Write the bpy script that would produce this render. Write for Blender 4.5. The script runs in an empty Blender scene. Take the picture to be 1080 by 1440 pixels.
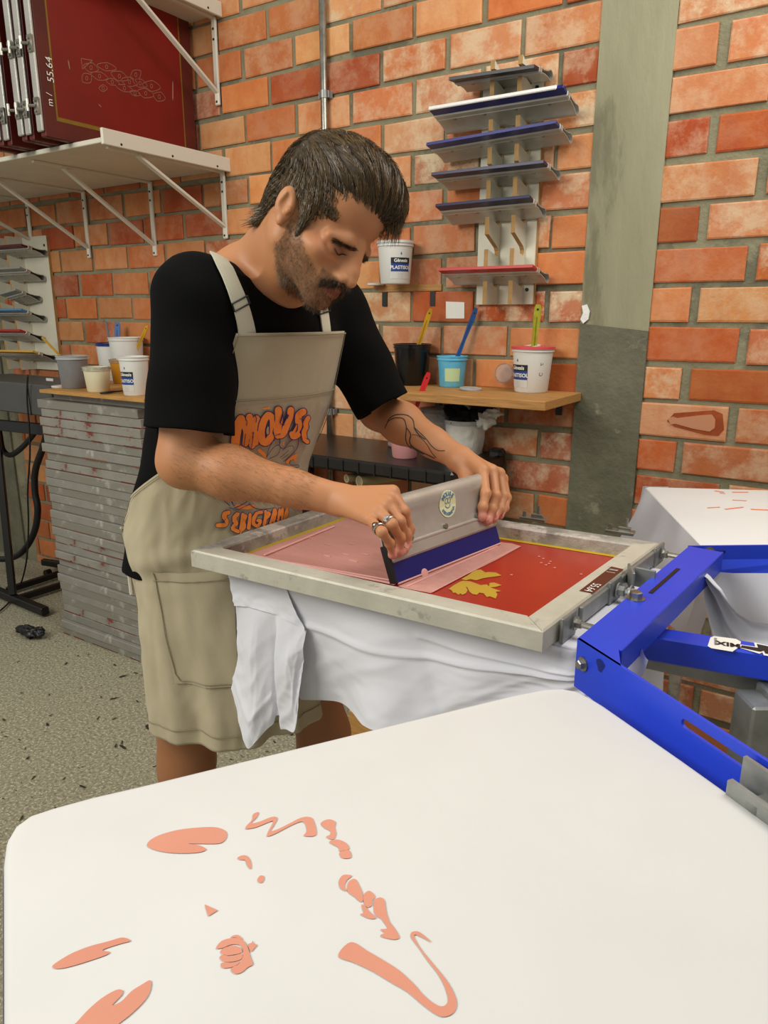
import bpy, math, random
import numpy as np
from mathutils import Vector, Matrix, noise
from mathutils.bvhtree import BVHTree
random.seed(7); np.random.seed(7)
R=math.radians
C=bpy.context.scene.collection
# ---------------------------------------------------------------- camera and the frames of reference
HC=1.40; FPX=1030.0; PT=R(15.04); RO=R(.1); WA=R(33.2); WD=2.288; BP=.11
EX=Vector((math.cos(WA),math.sin(WA),0)); EY=Vector((-math.sin(WA),math.cos(WA),0))
_r=EX.copy(); _f=EY*math.cos(PT)-Vector((0,0,math.sin(PT))); _u=_r.cross(_f)
CR=_r*math.cos(RO)+_u*math.sin(RO); CU=-_r*math.sin(RO)+_u*math.cos(RO); CF=_f
CAM=Vector((0,0,HC))
DD=Vector((1,0,0)); NN=Vector((0,1,0)); UP=Vector((0,0,1))
def ray(x,y): return CR*((x-540)/FPX)+CU*((720-y)/FPX)+CF
def onz(x,y,z):                       # the point of the place seen at (x,y) that lies at height z
    w=ray(x,y); return CAM+w*((z-HC)/w.z)
def onn(x,y,n):                       # ... that lies on the upright plane n metres from the lens, parallel to the wall
    w=ray(x,y); return CAM+w*(n/w.dot(NN))
def onw(x,y,out=0): return onn(x,y,WD-out)
def atZ(x,y,Z): return CAM+ray(x,y)*Z
def W(s,out,z): return DD*s+NN*(WD-out)+Vector((0,0,z))      # wall frame: along, out from the wall, height
def WN(s,n,z): return DD*s+NN*n+Vector((0,0,z))
def sn(p): return p.dot(DD),p.dot(NN)
def depth(p): return (p-CAM).dot(CF)
WROT=Matrix(((DD.x,NN.x,0),(DD.y,NN.y,0),(0,0,1)))           # columns: along the wall, into the wall, up
def frame(o,x=None,y=None,z=None,rot=None):
    m=(rot.to_4x4() if rot is not None else Matrix.Identity(4)); m.translation=o; return m
cam=bpy.data.cameras.new('camera'); co=bpy.data.objects.new('camera',cam); C.objects.link(co)
cam.sensor_fit='VERTICAL'; cam.sensor_height=36; cam.lens=36*FPX/1440; cam.clip_start=.02
m=Matrix((CR,CU,-CF)).transposed().to_4x4(); m.translation=CAM; co.matrix_world=m
bpy.context.scene.camera=co
vs=bpy.context.scene.view_settings; vs.view_transform='Standard'; vs.look='None'; vs.gamma=1; vs.use_curve_mapping=False; vs.exposure=-0.12
# ---------------------------------------------------------------- materials
def VW(x,y,z): return EX*x+EY*y+Vector((0,0,z))
def srgb(c):
    if isinstance(c,str): c=[int(c[i:i+2],16)/255 for i in (0,2,4)]
    return tuple((v/12.92 if v<=.04045 else ((v+.055)/1.055)**2.4) for v in c)+(1,)
M={}
def mat(name,col,rough=.6,metal=0,col2=None,scale=20,bump=0,bscale=None,spec=.5,detail=3,stretch=None,col3=None,c3s=3,c3t=.6,trans=0,alpha=1,sss=0,sheen=0,coat=0,attr=None,emis=0):
    m=bpy.data.materials.new(name); m.use_nodes=True; nt=m.node_tree; N=nt.nodes; L=nt.links
    b=N['Principled BSDF']; b.inputs['Roughness'].default_value=rough; b.inputs['Metallic'].default_value=metal
    b.inputs['Specular IOR Level'].default_value=spec
    b.inputs['Base Color'].default_value=srgb(col)
    tc=N.new('ShaderNodeTexCoord'); mp=N.new('ShaderNodeMapping'); L.new(tc.outputs['Object'],mp.inputs['Vector'])
    if stretch: mp.inputs['Scale'].default_value=stretch
    def nz(s,d=3,r=.6):
        n=N.new('ShaderNodeTexNoise'); n.inputs['Scale'].default_value=s; n.inputs['Detail'].default_value=d; n.inputs['Roughness'].default_value=r
        L.new(mp.outputs['Vector'],n.inputs['Vector']); return n
    out=None
    if attr:
        a=N.new('ShaderNodeAttribute'); a.attribute_name=attr; out=a.outputs['Color']
    if col2:
        n=nz(scale,detail); r=N.new('ShaderNodeValToRGB'); r.color_ramp.elements[0].position=.35; r.color_ramp.elements[1].position=.65
        r.color_ramp.elements[0].color=srgb(col); r.color_ramp.elements[1].color=srgb(col2)
        L.new(n.outputs['Fac'],r.inputs['Fac'])
        if out is None: out=r.outputs['Color']
    if col3:
        n=nz(c3s,6,.7); r=N.new('ShaderNodeValToRGB'); r.color_ramp.elements[0].position=c3t-.03; r.color_ramp.elements[1].position=c3t+.05
        r.color_ramp.elements[0].color=(0,0,0,1); r.color_ramp.elements[1].color=(1,1,1,1); L.new(n.outputs['Fac'],r.inputs['Fac'])
        mx=N.new('ShaderNodeMix'); mx.data_type='RGBA'; L.new(r.outputs['Color'],mx.inputs['Factor'])
        if out is not None: L.new(out,mx.inputs['A'])
        else: mx.inputs['A'].default_value=srgb(col)
        mx.inputs['B'].default_value=srgb(col3); out=mx.outputs['Result']
    if out is not None: L.new(out,b.inputs['Base Color'])
    if bump:
        n=nz(bscale or scale,4); bp=N.new('ShaderNodeBump'); bp.inputs['Strength'].default_value=bump; bp.inputs['Distance'].default_value=.01
        L.new(n.outputs['Fac'],bp.inputs['Height']); L.new(bp.outputs['Normal'],b.inputs['Normal'])
    if trans: b.inputs['Transmission Weight'].default_value=trans; b.inputs['IOR'].default_value=1.3
    if alpha<1: b.inputs['Alpha'].default_value=alpha
    if sss:
        b.inputs['Subsurface Weight'].default_value=sss; b.inputs['Subsurface Radius'].default_value=(1,.35,.2); b.inputs['Subsurface Scale'].default_value=.008
    if sheen: b.inputs['Sheen Weight'].default_value=sheen
    if coat: b.inputs['Coat Weight'].default_value=coat; b.inputs['Coat Roughness'].default_value=.1
    M[name]=m; return m
# ---------------------------------------------------------------- mesh builder
class MB:
    def __init__(s,X=None): s.v=[]; s.f=[]; s.m=[]; s.X=X or Matrix.Identity(4); s.col=None; s.cur=0
    def add(s,vs,fs,X=None):
        n=len(s.v); T=s.X if X is None else s.X@X
        s.v+=[T@Vector(p) for p in vs]; s.f+=[tuple(n+i for i in f) for f in fs]; s.m+=[s.cur]*len(fs)
    def box(s,c,d,bev=0,X=None):
        x,y,z=[a/2 for a in d]; c=Vector(c); b=min(bev,x*.9,y*.9,z*.9)
        if b<=0:
            vs=[c+Vector((i*x,j*y,k*z)) for k in(-1,1) for j in(-1,1) for i in(-1,1)]
            s.add(vs,[(0,2,3,1),(4,5,7,6),(0,1,5,4),(2,6,7,3),(0,4,6,2),(1,3,7,5)],X); return
        vs=[];ix={}
        for i in(-1,1):
            for j in(-1,1):
                for k in(-1,1):
                    for a in range(3):
                        e=[x-b,y-b,z-b]; e[a]+=b; ix[(i,j,k,a)]=len(vs); vs.append(c+Vector((i*e[0],j*e[1],k*e[2])))
        fs=[]
        for q in(-1,1):
            fs.append([ix[(q,a,b2,0)] for a,b2 in((-1,-1),(1,-1),(1,1),(-1,1))][::q])
            fs.append([ix[(a,q,b2,1)] for a,b2 in((-1,-1),(1,-1),(1,1),(-1,1))][::-q])
            fs.append([ix[(a,b2,q,2)] for a,b2 in((-1,-1),(1,-1),(1,1),(-1,1))][::q])
        for a in(-1,1):
            for b2 in(-1,1):
                fs.append([ix[(a,b2,-1,0)],ix[(a,b2,-1,1)],ix[(a,b2,1,1)],ix[(a,b2,1,0)]][::(1 if a*b2>0 else -1)])
                fs.append([ix[(a,-1,b2,0)],ix[(a,-1,b2,2)],ix[(a,1,b2,2)],ix[(a,1,b2,0)]][::(-1 if a*b2>0 else 1)])
                fs.append([ix[(-1,a,b2,1)],ix[(-1,a,b2,2)],ix[(1,a,b2,2)],ix[(1,a,b2,1)]][::(1 if a*b2>0 else -1)])
        for i in(-1,1):
            for j in(-1,1):
                for k in(-1,1): fs.append([ix[(i,j,k,a)] for a in range(3)][::(1 if i*j*k>0 else -1)])
        s.add(vs,fs,X)
    def bar(s,a,b,w,h,up=UP,bev=0):
        a=Vector(a);b=Vector(b);t=(b-a);l=t.length;t.normalize();sd=t.cross(up)
        if sd.length<1e-4: sd=t.cross(Vector((0,1,0)))
        sd.normalize();u=sd.cross(t);m=Matrix((sd,t,u)).transposed().to_4x4();m.translation=(a+b)/2
        s.box((0,0,0),(w,l,h),bev,m)
    def tube(s,pts,r,n=10,caps=True,flat=1.0):
        pts=[Vector(p) for p in pts]; k=len(pts); rs=r if hasattr(r,'__len__') else [r]*k
        vs=[];pu=None
        for i,p in enumerate(pts):
            t=(pts[min(i+1,k-1)]-pts[max(i-1,0)]).normalized()
            if pu is None:
                pu=t.cross(UP) if abs(t.z)<.9 else t.cross(Vector((0,1,0)))
            pu=(pu-t*pu.dot(t)).normalized(); w=t.cross(pu)
            for j in range(n):
                a=2*math.pi*j/n; vs.append(p+(pu*math.cos(a)+w*math.sin(a)*flat)*rs[i])
        fs=[(i*n+j,i*n+(j+1)%n,(i+1)*n+(j+1)%n,(i+1)*n+j) for i in range(k-1) for j in range(n)]
        if caps: fs+=[tuple(range(n))[::-1],tuple((k-1)*n+j for j in range(n))]
        s.add(vs,fs)
    def lathe(s,prof,n=32,X=None,arc=None):
        vs=[];k=len(prof)
        for (r,z) in prof:
            for j in range(n):
                a=2*math.pi*j/n; vs.append((r*math.cos(a),r*math.sin(a),z))
        fs=[(i*n+j,i*n+(j+1)%n,(i+1)*n+(j+1)%n,(i+1)*n+j) for i in range(k-1) for j in range(n)]
        if prof[0][0]>1e-5: fs.append(tuple(range(n))[::-1])
        if prof[-1][0]>1e-5: fs.append(tuple((k-1)*n+j for j in range(n)))
        s.add(vs,fs,X)
    def prism(s,poly,t,X=None):       # polygon in local xy, extruded from z=0 to z=t
        n=len(poly); vs=[(p[0],p[1],0) for p in poly]+[(p[0],p[1],t) for p in poly]
        fs=[tuple(range(n))[::-1],tuple(range(n,2*n))]+[(i,(i+1)%n,n+(i+1)%n,n+i) for i in range(n)]
        s.add(vs,fs,X)
    def grid(s,P,closed=False):
        r=len(P);c=len(P[0]); s.add([p for row in P for p in row],[(i*c+j,i*c+(j+1)%c,(i+1)*c+(j+1)%c,(i+1)*c+j) for i in range(r-1) for j in range(c if closed else c-1)])
def tagobj(o,label=None,cat=None,group=None,kind=None):
    if label: o['label']=label
    if cat: o['category']=cat
    if group: o['group']=group
    if kind: o['kind']=kind
    return o
def thing(name,label,cat,loc=(0,0,0),group=None):
    o=bpy.data.objects.new(name,None); C.objects.link(o); o.location=loc; o.empty_display_size=.05
    return tagobj(o,label,cat,group)
def wloc(o):
    v=Vector((0,0,0))
    while o is not None: v=v+Vector(o.location); o=o.parent
    return v
def obj(name,mb,m,parent=None,loc=None,smooth=False,label=None,mods=None,auto=None):
    """link a builder as ONE mesh object; vertices are given in world space"""
    me=bpy.data.meshes.new(name); o=bpy.data.objects.new(name,me); C.objects.link(o)
    if parent is not None:
        o.parent=parent; base=wloc(parent)
    else: base=Vector(loc) if loc is not None else Vector((0,0,0))
    if loc is not None and parent is not None: base=Vector(loc); o.location=base-wloc(parent)
    elif loc is not None: o.location=loc
    me.from_pydata([tuple(v-base) for v in mb.v],[],mb.f)
    ms=m if isinstance(m,(list,tuple)) else [m]
    for q in ms: me.materials.append(M[q])
    if len(ms)>1: me.polygons.foreach_set('material_index',mb.m)
    me.update()
    if smooth: me.polygons.foreach_set('use_smooth',[True]*len(me.polygons))
    if auto:
        me.polygons.foreach_set('use_smooth',[True]*len(me.polygons)); me.set_sharp_from_angle(angle=R(auto))
    if label: o['label']=label
    return o
def dup(o,parent=None):
    c=o.copy(); C.objects.link(c)
    if parent is not None: c.parent=parent
    for ch in list(o.children): dup(ch,c)
    return c
def smoothpath(pts,n=8,closed=False):
    P=[Vector(p) for p in pts]; k=len(P); out=[]
    rng=range(k if closed else k-1)
    for i in rng:
        if closed: a,b,c,d=P[(i-1)%k],P[i],P[(i+1)%k],P[(i+2)%k]
        else: a,b,c,d=P[max(i-1,0)],P[i],P[i+1],P[min(i+2,k-1)]
        for j in range(n):
            t=j/n; out.append(.5*((2*b)+(c-a)*t+(2*a-5*b+4*c-d)*t*t+(3*b-a-3*c+d)*t**3))
    if not closed: out.append(P[-1])
    return out
def resample(P,n):
    P=[Vector(p) for p in P]; L=[0]
    for a,b in zip(P,P[1:]): L.append(L[-1]+(b-a).length)
    out=[];i=0
    for k in range(n):
        t=L[-1]*k/(n-1)
        while i<len(P)-2 and L[i+1]<t: i+=1
        q=(t-L[i])/max(L[i+1]-L[i],1e-9); out.append(P[i].lerp(P[i+1],min(max(q,0),1)))
    return out
def textmesh(s,size=1.0,bold=0,align='CENTER'):
    c=bpy.data.curves.new('t','FONT'); c.body=s; c.size=size; c.align_x=align; c.align_y='CENTER'; c.offset=bold; c.resolution_u=3
    o=bpy.data.objects.new('t',c); C.objects.link(o)
    me=bpy.data.meshes.new_from_object(o.evaluated_get(bpy.context.evaluated_depsgraph_get()))
    vs=[v.co.copy() for v in me.vertices]; fs=[tuple(p.vertices) for p in me.polygons]
    bpy.data.objects.remove(o); bpy.data.curves.remove(c); bpy.data.meshes.remove(me); return vs,fs
def textat(mb,s,size,o,ex,ey,bold=0,off=.0008,sx=1):
    vs,fs=textmesh(s,size,bold); nz=ex.cross(ey).normalized()
    mb.add([o+ex*(v.x*sx)+ey*v.y+nz*off for v in vs],fs)
def bez(*p): return smoothpath([Vector((a[0],a[1],0)) for a in p],8)
def strokepoly(pts,w,closed=False):
    """flat ribbon outline pieces (quads + round joints) in 2D"""
    out=[]
    P=[Vector((p[0],p[1])) for p in pts]
    if closed: P.append(P[0])
    ws=w if hasattr(w,'__len__') else [w]*len(P)
    for i in range(len(P)-1):
        a,b=P[i],P[i+1]; t=b-a
        if t.length<1e-6: continue
        t.normalize(); nn=Vector((-t.y,t.x)); out.append([a+nn*ws[i]/2,a-nn*ws[i]/2,b-nn*ws[i+1]/2,b+nn*ws[i+1]/2])
    for i,p in enumerate(P): out.append([p+Vector((math.cos(q*math.pi/5),math.sin(q*math.pi/5)))*ws[i]/2 for q in range(10)])
    return out
# ---------------------------------------------------------------- materials of the workshop
mat('mortar','7d7860',.95,col2='8c876c',scale=9,bump=.5,bscale=60,col3='6a6754',c3s=3,c3t=.56)
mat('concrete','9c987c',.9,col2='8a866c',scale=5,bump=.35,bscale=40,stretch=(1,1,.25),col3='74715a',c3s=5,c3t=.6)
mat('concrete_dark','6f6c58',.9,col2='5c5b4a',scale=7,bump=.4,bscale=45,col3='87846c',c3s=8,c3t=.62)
mat('floor','a7a288',.8,col2='7a755e',scale=95,bump=.1,bscale=95,detail=3,col3='d2cdb4',c3s=120,c3t=.57)
mat('white_paint','d6d2c0',.5,col2='cdc9b6',scale=6)
mat('white_metal','dad6c6',.45)
mat('mdf_edge','b08a55',.8,col2='a07c4a',scale=40)
mat('wood','b9874a',.65,col2='9c6f38',scale=14,stretch=(1,12,12),col3='7a5227',c3s=8,c3t=.66,bump=.1)
mat('wood_side','c2924f',.65,col2='a87a3c',scale=14,stretch=(1,12,12))
mat('alu','c2c0b8',.4,metal=.55,col2='b3b1a8',scale=12,bump=.08,bscale=200)
mat('alu_frame','c9c6b6',.5,metal=.2,col2='bcb9a9',scale=9,stretch=(2,2,2),col3='a5a195',c3s=14,c3t=.62,bump=.08,bscale=80)
mat('alu_worn','b3b0a6',.6,metal=.25,col2='85827a',scale=14,col3='c4bdb4',c3s=16,c3t=.55,bump=.35,bscale=50)
mat('alu_stack','88857a',.6,metal=.15,col2='87847a',scale=7,col3='a5a39a',c3s=11,c3t=.6,bump=.2,bscale=60)
mat('alu_stack_b','94918a',.6,metal=.15,col2='8b887d',scale=9,col3='b9b7ae',c3s=7,c3t=.6,bump=.2,bscale=60)
mat('alu_stack_red','96938a',.6,metal=.1,col2='878478',scale=7,col3='7c3026',c3s=13,c3t=.6,bump=.2,bscale=60)
mat('steel','a9a79d',.33,metal=.9,col2='8d8b80',scale=30)
mat('galv','8c8f8c',.45,metal=.6,col2='9da09c',scale=30,bump=.05)
mat('blue_paint','1c42d6',.42,spec=.5,col2='183cca',scale=5,coat=.15)
mat('smudge','141a3a',.7,alpha=.55)
mat('blade_blue','101a6c',.3,spec=.5); mat('blade_navy','15173f',.35); mat('blade_black','1c1b20',.4)
mat('blade_red','b01c18',.4); mat('blade_maroon','571018',.45); mat('blade_grey','8c8c88',.5); mat('blade_sky','4f7fa8',.45); mat('blade_yellow','d0a23a',.45)
mat('paint_white','e6e4e0',.5,bump=.3,bscale=60)
mat('red_emul','a82c1a',.22,spec=.6,col2='9c2414',scale=3)
mat('maroon_tape','4f1c14',.35,col2='5a2117',scale=5)
mat('red_screen','801008',.4,col2='700c06',scale=3)
mat('maroon_frame','4e130c',.45,col2='5e1a10',scale=6)
mat('emul_yellow','8a6a14',.5,col2='7c5c10',scale=8); mat('emul_bright','c3a21c',.4); mat('scratch','a07464',.6)
mat('pink_ink','c9938a',.42,col2='c28b80',scale=8,stretch=(1,3,1),bump=.15,bscale=30,spec=.5)
mat('pink_light','e4aca4',.4,col2='dda39a',scale=12); mat('pink_film','dba69a',.35,col2='d2988a',scale=60,alpha=.82)
mat('leaf_gold','b8962e',.45)
mat('black_plastic','0f0f10',.4,col2='191817',scale=12,bump=.12,bscale=60)
mat('black_top','141211',.32,col2='1e1a18',scale=6,bump=.1,bscale=30)
mat('black_metal','0e0e0d',.45)
mat('black_rubber','0b0b0b',.6)
mat('grey_box','4e4e4a',.5,col2='484844',scale=4)
mat('pot_white','deddd6',.35,spec=.5,sss=.1); mat('pot_rim','d8d8d2',.35)
mat('pot_black','0c0c0d',.22); mat('pot_blue','58b0d4',.35,col2='6cc0de',scale=20); mat('pot_grey','77787a',.4,col2='818282',scale=14)
mat('clear','e8eaea',.12,trans=.85,spec=.5); mat('lid_clear','c9cccc',.25,trans=.35)
mat('ink_blue','12256a',.3); mat('ink_pink','dc9a98',.45); mat('ink_red','cf4a52',.4); mat('ink_orange','c98a1c',.45); mat('ink_cream','dcd6b4',.5); mat('ink_black','0a0a0b',.2)
mat('lab_black','16181d',.5); mat('lab_blue','1d3f80',.5); mat('lab_white','eceae2',.5); mat('lab_green','b9cf9c',.6); mat('lab_grey','c9c7c0',.6)
mat('spat_yellow','d0a020',.4,col2='b98c1a',scale=30); mat('spat_blue','21528f',.4); mat('spat_red','c4242a',.4); mat('spat_green','a2a022',.45,col2='86861c',scale=40); mat('spat_steel','5b6f86',.4,metal=.3)
mat('rag_black','0b0b0c',.95,bump=.4,bscale=40); mat('rag_white','dcdad0',.9,bump=.5,bscale=30)
mat('cloth_white','dcdcd9',.92,col2='d8d8d5',scale=5,bump=.05,bscale=900,sheen=.1)
mat('cloth_hang','dcdde4',.92,col2='d7d8e0',scale=5,bump=.12,bscale=14)  # hanging white cloth, a bluish daylight cast put into its colour
mat('print','dc9880',.85,col2='d68f77',scale=6); mat('print_orange','f08a62',.85)
mat('sticker_cream','dfe6b4',.5); mat('sticker_blue','5b7fa6',.5)
mat('dirt','2e2a1e',.9); mat('leaf','4a3620',.9); mat('tube_roll','b0a07a',.8)
# ---------------------------------------------------------------- floor and wall
mb=MB(); mb.box((-1.0,WD/2-1.6+.005,-.05),(8,WD+3.21,.1)); tagobj(obj('floor',mb,'floor',loc=(0,0,0)),kind='structure')
HT=3.35; S0=-4.75; S1=1.6
mb=MB(); X=frame(Vector((0,0,0)),rot=WROT)
mb.add([W(S0,-.006,0),W(S1,-.006,0),W(S1,-.006,HT),W(S0,-.006,HT),W(S0,-.2,0),W(S1,-.2,0),W(S1,-.2,HT),W(S0,-.2,HT)],[(0,1,2,3),(5,4,7,6),(4,0,3,7),(1,5,6,2),(3,2,6,7)])
cols=[]; cur=[(.2,.18,.12,0)]*5; cols+=cur
pal=['cc8046','c87640','bc622c','d08c56','cc844e','d49a62','b25820','c87c46','d29460','a84e1e']
def brick(s0,s1,z0,z1,k):
    j=lambda a: random.uniform(-a,a)
    s0+=j(.0035);s1+=j(.0035);z0+=j(.0035);z1+=j(.0035)
    o=random.uniform(-.001,.004); e=.004
    q=[(s0,z0+j(.002)),(s1,z0+j(.002)),(s1+j(.002),z1+j(.002)),(s0+j(.002),z1+j(.002))]
    qi=[(s0+e,z0+e),(s1-e,z0+e),(s1-e,z1-e),(s0+e,z1-e)]
    n=len(mb.v); mb.v+=[W(a,-.008,b) for a,b in q]+[W(a,o-.002,b) for a,b in q]+[W(a,o,b) for a,b in qi]
    mb.f+=[(n+8,n+9,n+10,n+11)]+[(n+a,n+(a+1)%4,n+4+(a+1)%4,n+4+a) for a in range(4)]+[(n+4+a,n+4+(a+1)%4,n+8+(a+1)%4,n+8+a) for a in range(4)]
    mb.m+=[1]*9
    sm=(s0+s1)/2
    c=list(srgb(random.choice(pal))[:3]); v=random.uniform(.85,1.12)
    pink=random.random()
    if sm>-1.6 and pink<.35: c=[c[0]*.97,c[1]*.95+.02,c[2]*1.3]
    eff=random.random()**1.1*(1.0 if -1.7<sm<-.75 else .75 if sm>-.6 else .4 if sm>-2.4 else .22); v*=(.86 if sm<-2.2 else 1)  # left bricks darkened: the dimmer light there is put into their colour
    cols.extend([(c[0]*v,c[1]*v,c[2]*v,eff)]*9)
Z0=HC-.169*BP
for k in range(-13,17):
    z0=Z0+k*BP; z1=z0+.85*BP
    if z0<0: z0=.0
    if z1<.02: continue
    # right of the concrete post
    s=-5.16*BP; first=True
    while s<S1:
        l=(.98 if (k%2==0 and first) else 2.2)*BP; brick(s,min(s+l,S1),z0,z1,k); s+=l+.25*BP; first=False
    s=-6.98*BP; first=True
    while s>-35.4*BP:
        l=(1.0 if (k%2==0 and first) else 2.13)*BP; a=max(s-l,-35.6*BP)
        brick(a,s,z0,z1,k); s-=l+.14*BP; first=False
wall=obj('wall_back',mb,'mortar',loc=(0,0,0)); me=wall.data
bm_=bpy.data.materials.new('brick'); bm_.use_nodes=True; nt=bm_.node_tree; N=nt.nodes; L=nt.links; b=N['Principled BSDF']; b.inputs['Roughness'].default_value=.82
tc=N.new('ShaderNodeTexCoord'); at_=N.new('ShaderNodeAttribute'); at_.attribute_name='bc'
def nz(s,d,r,stretch=None):
    n=N.new('ShaderNodeTexNoise'); n.inputs['Scale'].default_value=s; n.inputs['Detail'].default_value=d; n.inputs['Roughness'].default_value=r
    if stretch:
        mp=N.new('ShaderNodeMapping'); mp.inputs['Scale'].default_value=stretch; L.new(tc.outputs['Object'],mp.inputs['Vector']); L.new(mp.outputs['Vector'],n.inputs['Vector'])
    else: L.new(tc.outputs['Object'],n.inputs['Vector'])
    return n
def ramp(src,p0,p1,c0=(0,0,0,1),c1=(1,1,1,1)):
    r=N.new('ShaderNodeValToRGB'); r.color_ramp.elements[0].position=p0; r.color_ramp.elements[1].position=p1; r.color_ramp.elements[0].color=c0; r.color_ramp.elements[1].color=c1
    L.new(src,r.inputs['Fac']); return r.outputs['Color']
def mix(f,a,c,mode='MIX'):
    m=N.new('ShaderNodeMix'); m.data_type='RGBA'; m.blend_type=mode
    for s_,v in((f,'Factor'),(a,'A'),(c,'B')):
        if hasattr(s_,'is_output'): L.new(s_,m.inputs[v])
        else: m.inputs[v].default_value=s_
    return m.outputs['Result']
base=mix(ramp(nz(9,5,.65).outputs['Fac'],.35,.7),at_.outputs['Color'],mix(1.0,at_.outputs['Color'],srgb('f2d2b0'),'MULTIPLY'))
base=mix(ramp(nz(14,4,.6,(1,1,.35)).outputs['Fac'],.5,.75),base,mix(1.0,base,srgb('f0d8c4'),'MULTIPLY'))
e1=ramp(nz(11,7,.72).outputs['Fac'],.44,.6); e2=ramp(nz(5,3,.6,(1,1,.5)).outputs['Fac'],.38,.62)
fm=N.new('ShaderNodeMath'); fm.operation='MULTIPLY'; L.new(e1,fm.inputs[0]); L.new(at_.outputs['Alpha'],fm.inputs[1])
fm2=N.new('ShaderNodeMath'); fm2.operation='MULTIPLY'; L.new(fm.outputs[0],fm2.inputs[0]); fm2.inputs[1].default_value=.95
fm3=N.new('ShaderNodeMath'); fm3.operation='MULTIPLY'; L.new(e2,fm3.inputs[0]); L.new(at_.outputs['Alpha'],fm3.inputs[1])
fm4=N.new('ShaderNodeMath'); fm4.operation='MULTIPLY'; L.new(fm3.outputs[0],fm4.inputs[0]); fm4.inputs[1].default_value=.5
base=mix(fm4.outputs[0],base,srgb('cfa184')); base=mix(fm2.outputs[0],base,srgb('d9c6a4'))
L.new(base,b.inputs['Base Color'])
bp=N.new('ShaderNodeBump'); bp.inputs['Strength'].default_value=.35; bp.inputs['Distance'].default_value=.006; L.new(nz(55,5,.7).outputs['Fac'],bp.inputs['Height']); L.new(bp.outputs['Normal'],b.inputs['Normal'])
me.materials.append(bm_); me.polygons.foreach_set('material_index',mb.m)
a=me.attributes.new('bc','FLOAT_COLOR','FACE'); a.data.foreach_set('color',[c for q in cols for c in q])
tagobj(wall,kind='structure')
# a bottle-shaped firing mark on one brick and a chip of old paint on the post edge
def walldecal(name,poly,out,m,parent=None):
    mb=MB(); n=len(poly); P=[onw(x,y,out) for x,y in poly]; mb.v=P; mb.f=[tuple(range(n))]; mb.m=[0]
    return obj(name,mb,m,parent)
def thickdecal(name,poly,n0,t,m,parent=None,loc=None,smooth=False):
    mb=MB(); k=len(poly); P=[onn(x,y,n0) for x,y in poly]; Q=[p+NN*t for p in P]
    mb.v=P+Q; mb.f=[tuple(range(k))]+[(i,k+i,k+(i+1)%k,(i+1)%k) for i in range(k)]; mb.m=[0]*(k+1)
    return obj(name,mb,m,parent,loc)
thickdecal('brick_mark',[(948,581),(1004,577),(1016,582),(1018,604),(1010,613),(990,611),(948,600),(938,592)],WD-.0046,.004,'mark_dark' if 'mark_dark' in M else mat('mark_dark','8c3c14',.9,col2='a24c1e',scale=30).name,wall)
thickdecal('brick_scar',[(939,589),(946,586),(952,588),(985,584),(1001,583),(1006,590),(1005,602),(998,607),(975,603),(950,596),(943,597)],WD-.006,.003,mat('mark_light','c08462',.9).name,wall)
thickdecal('plaster_chip',[(818,430),(825,428),(829,438),(827,449),(820,455),(816,449),(820,440)],WD-.012,.006,'paint_white',wall)
# concrete posts let into the wall
zj=onw(860,465).z
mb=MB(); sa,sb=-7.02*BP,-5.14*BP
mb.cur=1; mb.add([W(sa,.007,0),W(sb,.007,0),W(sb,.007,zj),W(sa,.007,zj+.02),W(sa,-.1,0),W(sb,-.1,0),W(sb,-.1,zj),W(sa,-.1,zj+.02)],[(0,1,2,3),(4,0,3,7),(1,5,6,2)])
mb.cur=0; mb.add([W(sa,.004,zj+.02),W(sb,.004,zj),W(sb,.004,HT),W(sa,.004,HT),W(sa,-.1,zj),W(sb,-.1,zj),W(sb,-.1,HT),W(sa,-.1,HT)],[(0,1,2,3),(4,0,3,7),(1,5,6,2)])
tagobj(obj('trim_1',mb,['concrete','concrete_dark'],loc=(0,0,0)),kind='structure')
mb=MB(); sl=sn(onw(27,700))[0]
mb.add([W(S0,.006,0),W(sl,.006,0),W(sl,.006,HT),W(S0,.006,HT),W(S0,-.1,0),W(sl,-.1,0),W(sl,-.1,HT),W(S0,-.1,HT)],[(0,1,2,3),(1,5,6,2)])
tagobj(obj('trim_2',mb,'concrete_dark',loc=(0,0,0)),kind='structure')
# leaf scraps and dirt on the floor: nobody could count them
mb=MB()
for i in range(300):
    q=onz(random.uniform(0,700),random.uniform(860,1300),0)
    x,y=q.x,min(q.y,1.7)
    a=random.uniform(0,6.3); l=random.uniform(.003,.014)*random.choice([1,1,1.6]); w=l*random.uniform(.15,.45); z=.001+random.random()*.002
    mb.cur=random.choice([0,0,1])
    pts=[(l*math.cos(t)*(.8+.3*random.random()),w*math.sin(t)*(.7+.5*random.random())) for t in np.linspace(0,2*math.pi,7)[:-1]]
    mb.add([(x+p[0]*math.cos(a)-p[1]*math.sin(a),y+p[0]*math.sin(a)+p[1]*math.cos(a),z+random.random()*.003) for p in pts],[tuple(range(6))])
for (px,py) in [(203,888),(395,905),(220,890)]:
    p=onz(px,py,0)
o=obj('leaf_litter',mb,['dirt','leaf'],loc=(0,0,0)); tagobj(o,'small dark dry leaf scraps scattered over the speckled grey floor','leaf litter',kind='stuff')
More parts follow.
